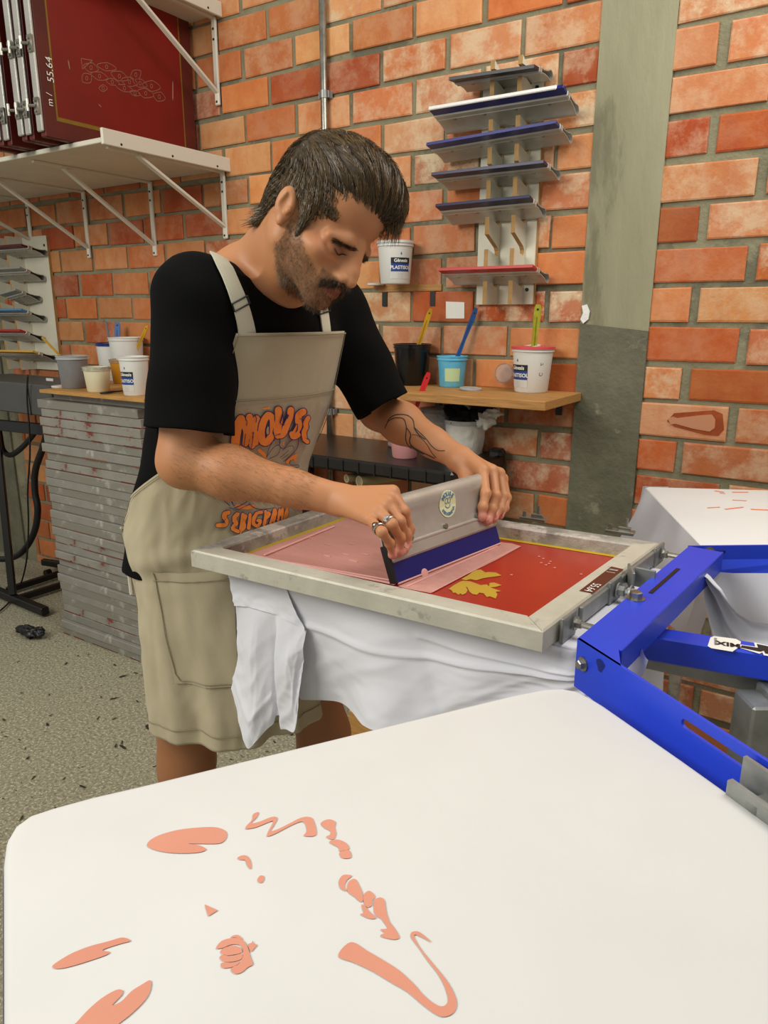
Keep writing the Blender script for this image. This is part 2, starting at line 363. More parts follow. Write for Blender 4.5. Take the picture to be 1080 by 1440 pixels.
# ---------------------------------------------------------------- conduit
p=onw(455,100,.02); s=sn(p)[0]
t=thing('conduit_pipe','thin grey metal conduit running up the brick wall behind the man','pipe',W(s,.02,.3))
mb=MB(); mb.tube([W(s,.02,.3),W(s,.02,HT)],.0125,16); obj('pipe',mb,'steel',t,smooth=True)
for py in (133,578):
    z=onw(456,py,.02).z; mb=MB()
    mb.tube([W(s,.02,z-.012),W(s,.02,z+.012)],.0145,16); mb.box((0,0,0),(.05,.002,.024),X=frame(W(s,.004,z),rot=WROT)); mb.box((-.02,-.008,0),(.004,.02,.022),X=frame(W(s,.004,z),rot=WROT)); mb.box((.02,-.008,0),(.004,.02,.022),X=frame(W(s,.004,z),rot=WROT))
    obj('clamp',mb,'galv',t,auto=40)
# ---------------------------------------------------------------- metal bracket shelves
def ons(x,y,s):                      # on the plane at a fixed place along the wall
    w=ray(x,y); return CAM+w*(s/w.dot(DD))
def bracket(t,s,zt,zb,dep):
    mb=MB(); mb.bar(W(s,.006,zb),W(s,.006,zt),.022,.012,up=NN,bev=.003)
    mb.bar(W(s,.012,zt-.004),W(s,dep*.93,zt-.004),.014,.008)
    mb.bar(W(s,.01,zb+.045),W(s,dep*.72,zt-.008),.02,.009,up=UP)
    o=obj('bracket',mb,'white_metal',t,auto=35)
    for z in (zb+.012,zt-.04,zt-.075):
        h=MB(); h.tube([W(s,.0115,z),W(s,.0135,z)],.0045,8); obj('screw',h,'black_metal',o)
def shelf(lab,zb,sR,dep,sB):
    t=thing('bracket_shelf',lab,'shelf',W(sR,.25,zb))
    mb=MB(); mb.box((0,0,0),(sR-S0-.05,dep-.01,.016),.002,X=frame(W((sR+S0+.05)/2,dep/2+.005,zb+.009),rot=WROT)); obj('board',mb,'white_paint',t)
    mb=MB(); mb.box((0,0,0),(.012,dep+.004,.05),.002,X=frame(W(sR+.007,dep/2,zb+.02),rot=WROT))
    e=obj('end_strip',mb,'white_metal',t)
    for q in (.12,.5,.88):
        h=MB(); h.tube([W(sR+.013,dep*q,zb+.005),W(sR+.0145,dep*q,zb+.005)],.004,8); obj('screw',h,'black_metal',e)
    for s,zl in sB: bracket(t,s,zb,zl,dep)
    return t
zl=onw(316,241).z; pf=ons(140,220,-2.25); dep=WD-sn(pf)[1]
shelf('white bracket shelf with red framed screens standing on it',zl,-2.235,dep,[(s,onw(*q).z) for s,q in((-2.26,(318,336)),(-2.69,(221,360)),(-3.15,(128,363)),(-3.6,(40,352)))])
zu=onw(305,24).z
shelf('upper white bracket shelf cut off at the top left corner',zu,-2.24,dep,[(s,zu-.3) for s in(-2.265,-2.69,-3.15)])
# ---------------------------------------------------------------- framed screens standing on the shelf
def shelfscreen(s,out0,z0,Wd,H,first,label,mesh='red_screen',tilt=0):
    """upright frame square to the wall: from out0 (front edge) back by Wd, height H"""
    t=thing('silkscreen',label,'screen',W(s,out0-Wd/2,z0),group=None)
    fw=.035; X=frame(W(s,out0-Wd/2,z0),rot=WROT@Matrix.Rotation(tilt,3,'Y'))
    mb=MB(X); # local x along the wall (thickness), y from front(-) to back(+), z up
    for y0 in(-Wd/2+fw/2,Wd/2-fw/2): mb.box((0,y0,H/2),(.028,fw,H),.003)
    for z in(fw/2,H-fw/2): mb.box((0,0,z),(.028,Wd-2*fw,fw),.003)
    obj('frame',mb,'maroon_frame',t)
    mb=MB(X); mb.box((.0146,0,H/2),(.0012,Wd-.004,H-.004)); e=obj('mesh',mb,'maroon_frame',t)
    mb=MB(X); y0,y1,za,zb=-Wd/2+.045,Wd/2-.055,.055,H-.075
    mb.box((.0156,(y0+y1)/2,(za+zb)/2),(.0006,y1-y0,zb-za)); mm=obj('emulsion',mb,'emul_yellow',t)
    mb=MB(X); mb.box((.0162,(y0+y1)/2+.0,(za+zb)/2+.004),(.0006,y1-y0-.012,zb-za-.018)); obj('coating',mb,mesh,mm)
    # alignment bar down the front edge with its two clamp blocks
    mb=MB(X); mb.box((-.002,-Wd/2-.006,H/2),(.03,.01,H-.03),.003); bar_=obj('hinge_bar',mb,'alu',t,label='pale aluminium hinge bar')
    for z in (.09,.27,H-.07):
        mb=MB(X); mb.box((.002,-Wd/2-.014,z),(.024,.006,.05),.001)
        mb.tube([(.0,-Wd/2-.016,z+.014),(.0,-Wd/2-.021,z+.014)],.004,8); mb.tube([(.0,-Wd/2-.016,z-.016),(.0,-Wd/2-.021,z-.016)],.004,8)
        mb.tube([(.0,-Wd/2-.016,z),(-.018,-Wd/2-.03,z)],.005,8); mb.tube([(-.022,-Wd/2-.03,z-.016),(-.022,-Wd/2-.03,z+.02)],.0045,8)
        obj('clamp_block',mb,'steel',bar_,auto=40)
    return t,X
sR=sn(onw(279,205))[0]; zs=zl+.018
pfr=ons(66,222,sR); of=WD-sn(pfr)[1]
H=.62
scrlab=['red framed screen nearest the brick wall end, its eye pattern facing out','silkscreen with aluminium hinge bar, next left of the front red screen','silkscreen third in line on the white shelf','silkscreen fourth in line on the white shelf','silkscreen fifth in line on the shelf at the photo edge','silkscreen sixth in line on the shelf, cut by the photo edge']
screens=[]
offs=[0,.075,.11,.215,.25,.33]
for i,l in enumerate(scrlab):
    screens.append(shelfscreen(sR-.006-offs[i],of-[0,.005,.0,.01,0,.01][i],zs,of-.02,H+.02*(i%2),i==0,l,tilt=[0,R(.6),R(-.3),R(.5),R(-.4),0][i]))
t0,X0=screens[0]
# writing and line pattern on the front screen, traced on its face
def facept(x,y,off=.0172):
    p=ons(x,y,sR-.006+off); return p
def facestroke(mb,pts,w=.0016,off=.0172):
    P=[facept(x,y,off) for x,y in pts]
    q=[Vector((sn(p)[1],p.z,0)) for p in P]
    for poly in strokepoly(q,w):
        mb.add([WN(sR-.006+off,v.x,v.y) for v in poly],[tuple(range(len(poly)))])
mb=MB()
def eye(cx,cy,w,h,a):
    ca,sa=math.cos(a),math.sin(a); P=[]
    for t in np.linspace(0,2*math.pi,13):
        x=w*math.cos(t); y=h*math.sin(t)*(1-.4*abs(math.cos(t))); P.append((cx+x*ca-y*sa,cy+x*sa+y*ca))
    facestroke(mb,P)
    facestroke(mb,[(cx+2*math.cos(t)*.9,cy+3*math.sin(t)) for t in np.linspace(0,6.3,7)])
for e in [(128,95,11,7,.3),(150,94,14,6,.2),(140,107,13,6,.3),(168,107,13,7,.4),(182,115,12,7,.3),(197,117,11,6,.4),(213,121,13,8,.2),(205,131,12,7,.3),(224,136,9,7,.4),(175,124,13,5,.3),(158,115,10,5,.3),(122,110,8,8,.9),(145,124,6,5,0),(190,131,8,4,.3),(191,105,7,9,.9)]: eye(*e)
facestroke(mb,[(114,82),(130,85),(116,97),(114,82)]); facestroke(mb,[(96,85),(98,97)],.004); facestroke(mb,[(243,115),(243,140)],.005)
facestroke(mb,[(139,147),(142,150)],.004)
obj('line_pattern',mb,'scratch',t0)
mb=MB(); p=facept(70,98); textat(mb,'55.64',.034,p+DD*.0,UP,-NN*-1 if False else NN*-1,0,.001)
textat(mb,'m /',.03,facept(70,140),UP,-NN,0,.001); obj('lettering',mb,'lab_white',t0)
# ---------------------------------------------------------------- squeegees
def squeegee(lab,X,L,blade,group=None,pos=None,w=.135,paint=False,alu='alu',top=True,sticker=False):
    """local x along the blade, y from handle to blade tip, z thickness"""
    t=thing('squeegee',lab,'squeegee',X.translation,group)
    hy=w-.052
    cen=[(hy,.006),(hy-.02,.0045),(hy*.45,.007)]+[(.013+.0165*math.cos(a),.0135*math.sin(a)) for a in np.linspace(.9,2*math.pi-.9,15)]+[(hy*.45,-.007),(hy-.02,-.0045),(hy,-.006)]
    n=len(cen); th=.0011
    def offp(sgn):
        o=[]
        for i in range(n):
            a=Vector(cen[max(i-1,0)]);b=Vector(cen[min(i+1,n-1)]); tt=(b-a).normalized(); o.append((cen[i][0]-tt.y*th*sgn,cen[i][1]+tt.x*th*sgn))
        return o
    A,B=offp(1),offp(-1); mb=MB(X); ring=A+B[::-1]; k=len(ring)
    vs=[(-L/2,p[0],p[1]) for p in ring]+[(L/2,p[0],p[1]) for p in ring]
    fs=[(i,(i+1)%k,k+(i+1)%k,k+i) for i in range(k)]
    for e in (0,k):
        for i in range(n-1): fs.append((e+i,e+i+1,e+k-2-i,e+k-1-i))
    mb.add(vs,fs); h=obj('handle',mb,alu,t,auto=35)
    mb=MB(X); mb.box((0,w-.044,0),(L,.022,.017),.003); mb.box((0,w-.055,0),(L,.006,.020),.002); hd=obj('blade_holder',mb,alu,t)
    for i in range(4 if L>.3 else 3):
        x=-L/2+L*(i+.6)/(4.2 if L>.3 else 3.2); mb=MB(X)
        for sg in(1,-1): mb.tube([(x,w-.061,.003*sg),(x,w-.061,.0105*sg)],.0045,8)
        obj('bolt',mb,'steel',hd)
    mb=MB(X); mb.box((0,w-.018,0),(L-.002,.036,.0095),.0008); bl=obj('blade',mb,blade,t,label=None)
    if paint:
        mb=MB(X); mb.box((-.01,w-.0005,0),(L-.02,.006,.0115),.002); obj('ink_residue',mb,'paint_white',bl)
    return t
def rackX(hr,bl,br,oh=.03,ob=None):
    """hr right end of the handle, bl/br left and right end of the blade, in the photo; returns frame and length"""
    ph=onw(hr[0],hr[1],oh+.0); pb=onw(br[0],br[1],oh+.12); pl=onw(bl[0],bl[1],oh+.12)
    sr=sn(ph)[0]; s2=sn(pb)[0]; s1=sn(pl)[0]; L=s2-s1
    dz=max(-.03,min(.05,pb.z-ph.z)); y=(-NN*.12+UP*(dz+.012)).normalized(); x=(DD+UP*((pb.z-pl.z)/L)).normalized(); y=(y-x*y.dot(x)).normalized(); z=x.cross(y)
    m=Matrix((x,y,z)).transposed().to_4x4(); cen=(pb+pl)/2-y*.134; m.translation=cen
    return m,L
def rack(lab,s0,s1,z0,z1,fins,slots,fo=.1,hole=True):
    t=thing('squeegee_rack',lab,'rack',W((s0+s1)/2,0,z0))
    mb=MB(); mb.box((0,0,0),(s1-s0,.015,z1-z0),.001,X=frame(W((s0+s1)/2,.0085,(z0+z1)/2),rot=WROT)); bk=obj('back_board',mb,'white_paint',t)
    mb=MB(); mb.box((0,0,0),(.002,.0155,z1-z0),X=frame(W(s1+.001,.0085,(z0+z1)/2),rot=WROT)); obj('cut_edge',mb,'mdf_edge',bk)
    for z in(z0+.045,z1-.045):
        mb=MB(); mb.tube([W(s1-.022,.016,z),W(s1-.022,.0185,z)],.006,10); obj('screw',mb,'black_metal',bk)
    for s in fins:
        # outline in (out,z) with a slanted slot under each squeegee
        P=[(.016,z0),(fo,z0)]
        for zc in sorted(slots):
            P+=[(fo,zc-.004),(.040,zc-.020),(.031,zc-.022),(.023,zc-.015),(.024,zc-.004),(.032,zc+.006),(fo,zc+.040)]
        P+=[(fo,z1),(.016,z1)]
        th=.014; k=len(P); mb=MB(); mb.cur=0
        A=[W(s-th/2,o,z) for o,z in P]; B=[W(s+th/2,o,z) for o,z in P]
        mb.add(A+B,[tuple(range(k))[::-1],tuple(range(k,2*k))])
        mb.cur=1; mb.add(A+B,[(i,(i+1)%k,k+(i+1)%k,k+i) for i in range(k)])
        o=obj('fin',mb,['white_paint','mdf_edge'],t)
    return t
# right rack
sq=[((771,100),(631,111),(752,93),'blade_black','black bladed squeegee, topmost on the rack beside the concrete post',False),
((806,150),(603,153),(793,121),'blade_blue','squeegee with white ink along its blue blade, second from the top',True),
((800,188),(599,203),(782,171),'blade_blue','clean indigo bladed squeegee under the ink-smeared one',False),
((784,240),(606,245),(765,227),'blade_navy','navy bladed squeegee, fourth from the top of the right rack',False),
((764,294),(612,289),(745,276),'blade_navy','dark navy bladed squeegee just above the empty slot',False),
((763,386),(616,379),(750,374),'blade_red','squeegee with bright red blade at the bottom of the right rack',False)]
sl_=[];
s0=sn(onw(690,420))[0]-.045; s1=sn(onw(752,427))[0]; z0=onw(750,428,.01).z; z1=onw(768,98,.01).z
Xs=[]
for hr,bl,br,m_,lab,pt in sq:
    X,Ln=rackX(hr,bl,br); Xs.append((X,Ln,m_,lab,pt)); sl_.append(X.translation.z)
zemp=(sl_[4]+sl_[5])/2; sl_.append(zemp)
sA=ons(697,425,1) ; 
sf1=sn(onw(697,425,.016))[0]; sf2=sn(onw(732,425,.016))[0]
rack('tall white rack with slotted fins on the wall beside the concrete post',s0,s1,z0,z1,[sf1,sf2],sl_)
for X,Ln,m_,lab,pt in Xs: squeegee(lab,X,Ln,m_,'squeegees on the right wall rack',paint=pt)
# left rack
sq=[((66,352),(-70,352),(30,344),'blade_maroon','squeegee with dark red blade, topmost on the left rack'),
((64,388),(-70,382),(28,376),'blade_grey','grey bladed squeegee under the dark red one on the left rack'),
((60,417),(8,411),(22,407),'blade_grey','short pale squeegee in the middle of the left rack'),
((68,445),(-70,437),(30,435),'blade_sky','squeegee with light blue blade on the left rack'),
((74,474),(-70,464),(28,464),'blade_red','squeegee with red blade on the left rack'),
((82,501),(-70,492),(46,494),'blade_yellow','squeegee with yellow blade, lowest on the left rack')]
Xs=[];sl_=[]
for hr,bl,br,m_,lab in sq:
    X,Ln=rackX(hr,bl,br); Ln=min(Ln,.42); 
    if Ln<.15: Ln=.15
    X.translation=(onw(br[0],br[1],.15)-X.to_3x3()@Vector((Ln/2,.134,0))); Xs.append((X,Ln,m_,lab)); sl_.append(X.translation.z)
s1=sn(onw(87,520,.01))[0]; s0=s1-.36; z0=onw(87,521,.01).z; z1=onw(66,331,.01).z
rack('white squeegee rack at the left edge above the grey box',s0,s1,z0,z1,[s1-.21,s1-.33],sl_)
for X,Ln,m_,lab in Xs: squeegee(lab,X,Ln,m_,'squeegees on the left wall rack')
# ---------------------------------------------------------------- pots
def label_on(mb,c,r,a0,a1,z0,z1,n=8,dr=.0006):
    P=[[c+Vector(((r(z)+dr)*math.cos(a),(r(z)+dr)*math.sin(a),z)) for a in np.linspace(a0,a1,n)] for z in (z0,z1)]
    mb.grid(P)
def cyltext(mb,txt,size,c,r,ac,z,bold=0,dr=.0012,sx=1):
    vs,fs=textmesh(txt,size,bold); rr=r(z)+dr
    mb.add([c+Vector((rr*math.cos(ac+v.x*sx/rr),rr*math.sin(ac+v.x*sx/rr),z+v.y)) for v in vs],fs)
def pot(name,lab,cat,px,py,wt,wb,h,zs,body='pot_white',rim='pot_rim',ink=None,fill=.8,group=None,cen=None,lidded=False,wall=.0012):
    """px,py: middle of the foot in the photo; wt,wb,h: widths and height there"""
    p=onz(px,py,zs) if cen is None else cen
    k=depth(p)/FPX; rt,rb,hh=wt/2*k,wb/2*k,h*k*1.0
    c=p+(Vector((p.x,p.y,0)).normalized()*rb*.95 if cen is None else Vector((0,0,0))); c.z=zs; c.y=min(c.y,WD-rt-.008)
    t=thing(name,lab,cat,c,group); X=Matrix.Translation(c)
    mb=MB(X); mb.lathe([(0,.0005),(rb-.003,.0005),(rb,.004),(rt,hh),(rt-wall*1.5,hh),(rb-wall*1.5,.004),(0,.003)],40); obj('body',mb,body,t,auto=40)
    mb=MB(X); mb.lathe([(rt*.99,hh-.014),(rt+.003,hh-.0135),(rt+.003,hh-.011),(rt+.0012,hh-.010),(rt+.0012,hh-.004),(rt+.004,hh-.003),(rt+.004,hh),(rt-.002,hh+.0005),(rt-.002,hh-.006)],40); obj('rim',mb,rim,t,auto=40)
    rf=lambda z: rb+(rt-rb)*z/hh
    if ink:
        mb=MB(X); zf=hh*fill; mb.lathe([(0,zf-.001),(rf(zf)-.0025,zf),(rf(zf)-.0025,zf-.004),(0,zf-.004)],32); obj('ink',mb,ink,t,auto=40)
    if lidded:
        mb=MB(X); mb.lathe([(0,hh+.001),(rt-.004,hh+.001),(rt-.002,hh+.004),(rt+.004,hh+.004),(rt+.0045,hh-.004),(rt+.003,hh-.004)],40); obj('lid',mb,rim,t,auto=40)
    return t,c,rf,hh
def plastisol(t,c,rf,hh,a,za=.12,zb=.62,sc=1.0):
    """a: bearing of the label centre; black band over blue band over small print"""
    w=.62*sc
    lo,mi,hi=hh*(za+.17),hh*(za+.36),hh*(za+.5)
    mb=MB(); label_on(mb,c,rf,a-w,a+w,mi,hi); lb=obj('label',mb,'lab_black',t)
    mb=MB(); label_on(mb,c,rf,a-w,a+w,lo,mi); obj('label_band',mb,'lab_blue',lb)
    mb=MB(); label_on(mb,c,rf,a-w-.1,a+w,hh*za,lo); obj('label_foot',mb,'lab_grey',lb)
    mb=MB(); cyltext(mb,'Gênesis',hh*.115,c,rf,a,(mi+hi)/2,.0003); cyltext(mb,'PLASTISOL',hh*.115,c,rf,a,(lo+mi)/2,.0003,sx=1.0); obj('lettering',mb,'lab_white',lb)
    mb=MB()
    for q in range(4): cyltext(mb,'ilkim lorum'.translate(str.maketrans('','',''))[:0] or '– – – – –',hh*.04,c,rf,a,hh*za+hh*.035*(q+.6))
    obj('fine_print',mb,'lab_black',lb)
    mb=MB(); z=hh*(za+.6)
    vs=[(0,.5),(.35,0),(.3,-.35),(0,-.5),(-.3,-.35),(-.35,0)]; mb.add([c+Vector(((rf(z)+.001)*math.cos(a+x*.03*hh/.12*3),(rf(z)+.001)*math.sin(a+x*.03*hh/.12*3),z+y*hh*.07)) for x,y in vs],[tuple(range(6))]); obj('drop_mark',mb,'lab_blue',lb)
def camdir(c):   # bearing from c to the lens
    return math.atan2(-c.y,-c.x)
def spatula(lab,col,a,b,za_from,w=.02,group=None,nB=None,cat='spatula',blade=False):
    """flat ink spatula from point a (low, in the pot) to b (top end), world points"""
    a=Vector(a);b=Vector(b); t=thing('ink_spatula',lab,cat,a,group)
    d=(b-a).normalized(); L=(b-a).length; sd=d.cross(CF).normalized(); nn=sd.cross(d)
    X=Matrix((sd,d,nn)).transposed().to_4x4(); X.translation=a
    out=[(-w*.42,0),(w*.42,0),(w*.5,L*.2),(w*.36,L*.5),(w*.5,L*.75),(w*.5,L*.93),(w*.3,L),(-w*.3,L),(-w*.5,L*.93),(-w*.5,L*.75),(-w*.36,L*.5),(-w*.5,L*.2)]
    mb=MB(X); mb.prism(out,.0035); h=obj('handle',mb,col,t)
    mb=MB(X); mb.tube([(0,L*.92,.0037),(0,L*.92,-.0005)],w*.16,10); obj('hang_hole',mb,'black_rubber',h)
    mb=MB(X); mb.prism([(-w*.1,L*.25),(w*.1,L*.25),(w*.08,L*.8),(-w*.08,L*.8)],.0045); obj('grip_rib',mb,col,h)
    return t
# --- small shelves on the right
def plank(lab,pl,pr,back,zs,th,left=None):
    """pl/pr: front top edge ends, back: right end at the wall"""
    a=onz(*pl,zs); b=onz(*pr,zs); nf=sn(b)[1]; sa=sn(a)[0]; sb=sn(b)[0]; dep=WD-nf
    if left is not None: sa=left
    t=thing('wooden_shelf',lab,'shelf',W((sa+sb)/2,0,zs-th))
    mb=MB(); mb.box((0,0,0),(sb-sa,dep-.002,th),.0015,X=frame(W((sa+sb)/2,dep/2+.001,zs-th/2),rot=WROT)); obj('board',mb,'wood',t)
    for q in(.12,.88):
        mb=MB(); s=sa+(sb-sa)*q; mb.bar(W(s,.004,zs-th-.05),W(s,.004,zs-th),.02,.004,up=NN); mb.bar(W(s,.0,zs-th-.003),W(s,dep*.6,zs-th-.003),.02,.004); obj('bracket',mb,'black_metal',t)
    return sa,sb,dep
zA=onw(792,553).z+.006
sa,sb,depA=plank('low wooden shelf holding the black, blue and white ink pots',(563,543),(767,565),(792,553),zA,.026)
zB=onw(641,399).z
pl_=onz(600,399,zB)
t=plank('short wooden shelf behind the man, one white pot on it',(505,400),(635,400.5),(641,399),zB,.022)
# pots on the low shelf
t,c,rf,hh=pot('ink_pot','black ink pot with a yellow spatula in it, left end of the low shelf','pot',591,541,51,44,56,zA,'pot_black','pot_black','ink_black',.9)
spatula('yellow spatula standing in the black ink pot','spat_yellow',c+Vector((0,0,hh*.5)),onn(606,434,sn(c)[1]),.02,.017)
t,c,rf,hh=pot('ink_pot','light blue ink pot with a pale label and a blue spatula','pot',636,545,41,35,43,zA,'pot_blue','pot_blue','pot_blue',.85)
a=camdir(c); mb=MB(); label_on(mb,c,rf,a-.55,a+.6,hh*.2,hh*.62); obj('label',mb,'lab_green',t); 
spatula('long blue spatula leaning in the light blue ink pot','spat_blue',c+Vector((0,0,hh*.5)),onn(670,433,sn(c)[1]+.03),.02,.016)
t,c,rf,hh=pot('ink_pot','white plastisol pot smeared pink at the rim, right end of the low shelf','pot',747,553,57,47,63,zA,'pot_white','pot_rim','ink_red',.93)
a=camdir(c); plastisol(t,c,rf,hh,a-.85); pc=c.copy()
mb=MB(Matrix.Translation(c)); rt=rf(hh); mb.lathe([(rt+.0052,hh-.006),(rt+.0052,hh+.0008),(rt-.003,hh+.0012)],40); 
mb.lathe([(rf(hh*.84)+.0008,hh*.80),(rf(hh*.9)+.0012,hh*.89)],40) if False else None
obj('ink_smear',mb,'ink_red',t)
mb=MB()
for zz in (.56,.34):
    q=[Vector((math.cos(x)*.0055,math.sin(x)*.0055)) for x in np.linspace(0,2*math.pi,4 if zz>.5 else 13)]
    for poly in strokepoly(q,.0014): mb.add([c+Vector(((rf(hh*zz)+.001)*math.cos(a+.5+v.x/rf(hh*zz)),(rf(hh*zz)+.001)*math.sin(a+.5+v.x/rf(hh*zz)),hh*zz+v.y+.012)) for v in poly],[tuple(range(len(poly)))])
obj('recycling_mark',mb,'lab_black',t)
# green spatula with crumpled tip
a0=c+Vector((0,0,hh*.55)); spatula('olive green spatula with a black tip in the pink-rimmed pot','spat_green',a0,onn(757,428,sn(c)[1]),.02,.022)
# lids leaning on the wall and lying on the shelf
def lid(lab,c,r,nrm,m,ring=False):
    t=thing('pot_lid',lab,'lid',c); q=Vector((0,0,1)).rotation_difference(nrm).to_matrix().to_4x4(); q.translation=c
    mb=MB(q); mb.lathe([(0 if not ring else r*.82,.001),(r*.86,.001),(r*.88,-.003),(r*.96,-.003),(r,.003),(r*.97,.004),(r*.92,-.001),(r*.86,.003),(0 if not ring else r*.82,.003)],40); obj('disc',mb,m,t,auto=40)
p=onz(662,547,zA+.004); lid('clear flat lid lying on the low shelf beside the blue pot',p,.036,Vector((.05,.02,1)),'lid_clear')
lid('white lid standing upright behind the pink-rimmed pot',pc-DD*.018+NN*.012+Vector((0,0,hh*.985)),.036,(UP*.98-DD*.1-NN*.1),'pot_white')
p=onw(709,525,.03); lid('clear round lid leaning on the wall beside the white pot',p,.033,(-NN+UP*.15),'clear',True)
# pot on the upper small shelf
t,c,rf,hh=pot('ink_pot','closed white plastisol pot on the short shelf by his forehead','pot',557,399,50,42,56,zB,'pot_white','pot_rim',lidded=True)
plastisol(t,c,rf,hh,camdir(c)+.35)
p=onz(528,400,zB+.003); lid('flat white lid on the short shelf in front of his nose',p,.03,Vector((0,0,1)),'pot_white')
# blank paper sticker on the wall (its square code is left out)
thick=[(627,424),(653,425),(653,448),(627,448)]
o=thickdecal('wall_sticker',thick,WD-.0065,.0022,'lab_white',loc=onw(640,436,.005)); tagobj(o,'small white paper sticker on the bricks above the low shelf','sticker')
# ---------------------------------------------------------------- black plastic shelf table
zT=HC-.45; 
fl=onz(440,645,zT); fr=onz(636,665,zT); br=onz(716,636,zT)
nb=WD-.02; nf=sn(fr)[1]; sr_=sn(br)[0]; slf=-1.86
t=thing('plastic_trolley','black plastic utility table against the brick wall behind the squeegee','table',WN((sr_+slf)/2,(nb+nf)/2,0))
mb=MB(); mb.box((0,0,0),(sr_-slf,nb-nf,.045),.008,X=frame(WN((sr_+slf)/2,(nb+nf)/2,zT-.0225),rot=WROT))
for i in range(14):
    s=slf+.03+i*(sr_-slf-.06)/13; mb.box((0,0,0),(.004,.006,.04),X=frame(WN(s,nf-.001,zT-.0225),rot=WROT))
top=obj('table_top',mb,'black_top',t)
for s in (slf+.03,sr_-.03):
    for n in(nf+.15,nb-.03):
        mb=MB(); mb.box((0,0,0),(.045,.045,zT-.045),.008,X=frame(WN(s,n,(zT-.045)/2),rot=WROT)); obj('leg',mb,'black_plastic',t)
mb=MB(); mb.box((0,0,0),(.05,.05,.03),.01,X=frame(WN(sr_-.02,nb-.03,zT+.005),rot=WROT)); obj('corner_cap',mb,'black_plastic',t)
mb=MB(); mb.box((0,0,0),(sr_-slf-.05,nb-nf-.04,.04),.006,X=frame(WN((sr_+slf)/2,(nb+nf)/2,.4),rot=WROT)); obj('lower_shelf',mb,'black_plastic',t)
# rolled tubes under it
for (px,py,r) in ((505,677,.019),(487,673,.014)):
    p=onn(px,py,nf+.05); tt=thing('paper_roll','end of a pale paper roll under the black table, %s'%('the larger one' if r>.015 else 'the smaller one behind it'),'roll',p)
    mb=MB(); d=(NN*.9+DD*.3); q=Vector((0,0,1)).rotation_difference(d).to_matrix().to_4x4(); q.translation=p; mb.X=q; mb.lathe([(r*.75,.0),(r,.0),(r,.22),(r*.75,.22),(r*.75,0)],20); obj('tube',mb,'tube_roll',tt,auto=40)
for (px,py) in ():
    pass
# things on it
t,c,rf,hh=pot('ink_cup','pink ink cup on the black table, a red spatula standing in it','cup',569,646,44,35,44,zT,'ink_pink','pot_rim','ink_pink',.9)
spatula('bright red spatula standing in the pink cup','spat_red',c+Vector((0,0,hh*.6)),onn(603,524,sn(c)[1]+.02),.02,.018)
t,c,rf,hh=pot('plastic_cup','empty clear cup on the black table behind his forearm','cup',616,640,50,42,58,zT,'clear','clear',cen=onz(616,632,zT))
t,c,rf,hh=pot('plastic_cup','small clear cup mostly hidden behind the pink cup','cup',553,630,26,22,32,zT,'clear','clear',cen=onz(552,628,zT)+NN*.02)
t,c,rf,hh=pot('rag_bucket','clear bucket lined with a white bag and stuffed with black rags','bucket',657,638,57,47,46,zT,'rag_white','clear',cen=onz(659,634,zT))
rt=rf(hh)
def blob(mb,c,r,seed,amp=.35,n=14,sc=(1,1,1)):
    P=[]
    for i in range(n+1):
        th=math.pi*i/n; row=[]
        for j in range(2*n):
            ph=math.pi*j/n; d=Vector((math.sin(th)*math.cos(ph),math.sin(th)*math.sin(ph),math.cos(th)))
            k=1+amp*noise.noise(d*2.1+Vector((seed,0,0)))*1.6+amp*.5*noise.noise(d*5+Vector((0,seed,0)))
            row.append(c+Vector((d.x*r*k*sc[0],d.y*r*k*sc[1],d.z*r*k*sc[2])))
        P.append(row)
    mb.grid(P,True)
k=depth(c)/FPX
for i,(px,py,r,sc) in enumerate([(644,578,17,(1.1,1,.7)),(676,577,18,(1.1,1,.85)),(660,586,20,(1.2,1,.6))]):
    mb=MB(); p=onn(px,py,sn(c)[1]); blob(mb,p,r*k,i*3.1,.5,16,sc); obj('black_rag',mb,'rag_black',t,smooth=True)
mb=MB(); p=onn(662,572,sn(c)[1]+.02); blob(mb,p,11*k,9,.6,12,(1,1,1)); obj('white_rag',mb,'rag_white',t,smooth=True)
mb=MB(); p=onn(692,580,sn(c)[1]-.01); blob(mb,p,9*k,12,.5,12,(1.4,1,.7)); blob(mb,onn(683,590,sn(c)[1]-.02),13*k,14,.5,12,(1,1,.9)); obj('bag_knot',mb,'rag_white',t,smooth=True)
mb=MB(); 
P=[]
for i in range(12):
    z=hh*i/11; row=[]
    for j in range(48):
        a=2*math.pi*j/48; q=1+.05*noise.noise(Vector((math.cos(a)*3,math.sin(a)*3,z*40))); top_=.8+.22*noise.noise(Vector((math.cos(a)*1.5,math.sin(a)*1.5,5)))
        row.append(c+Vector((rf(z*top_)*q*1.03*math.cos(a),rf(z*top_)*q*1.03*math.sin(a),z*top_)))
    P.append(row)
mb.grid(P,True); obj('bag_lining',mb,'rag_white',t,smooth=True)
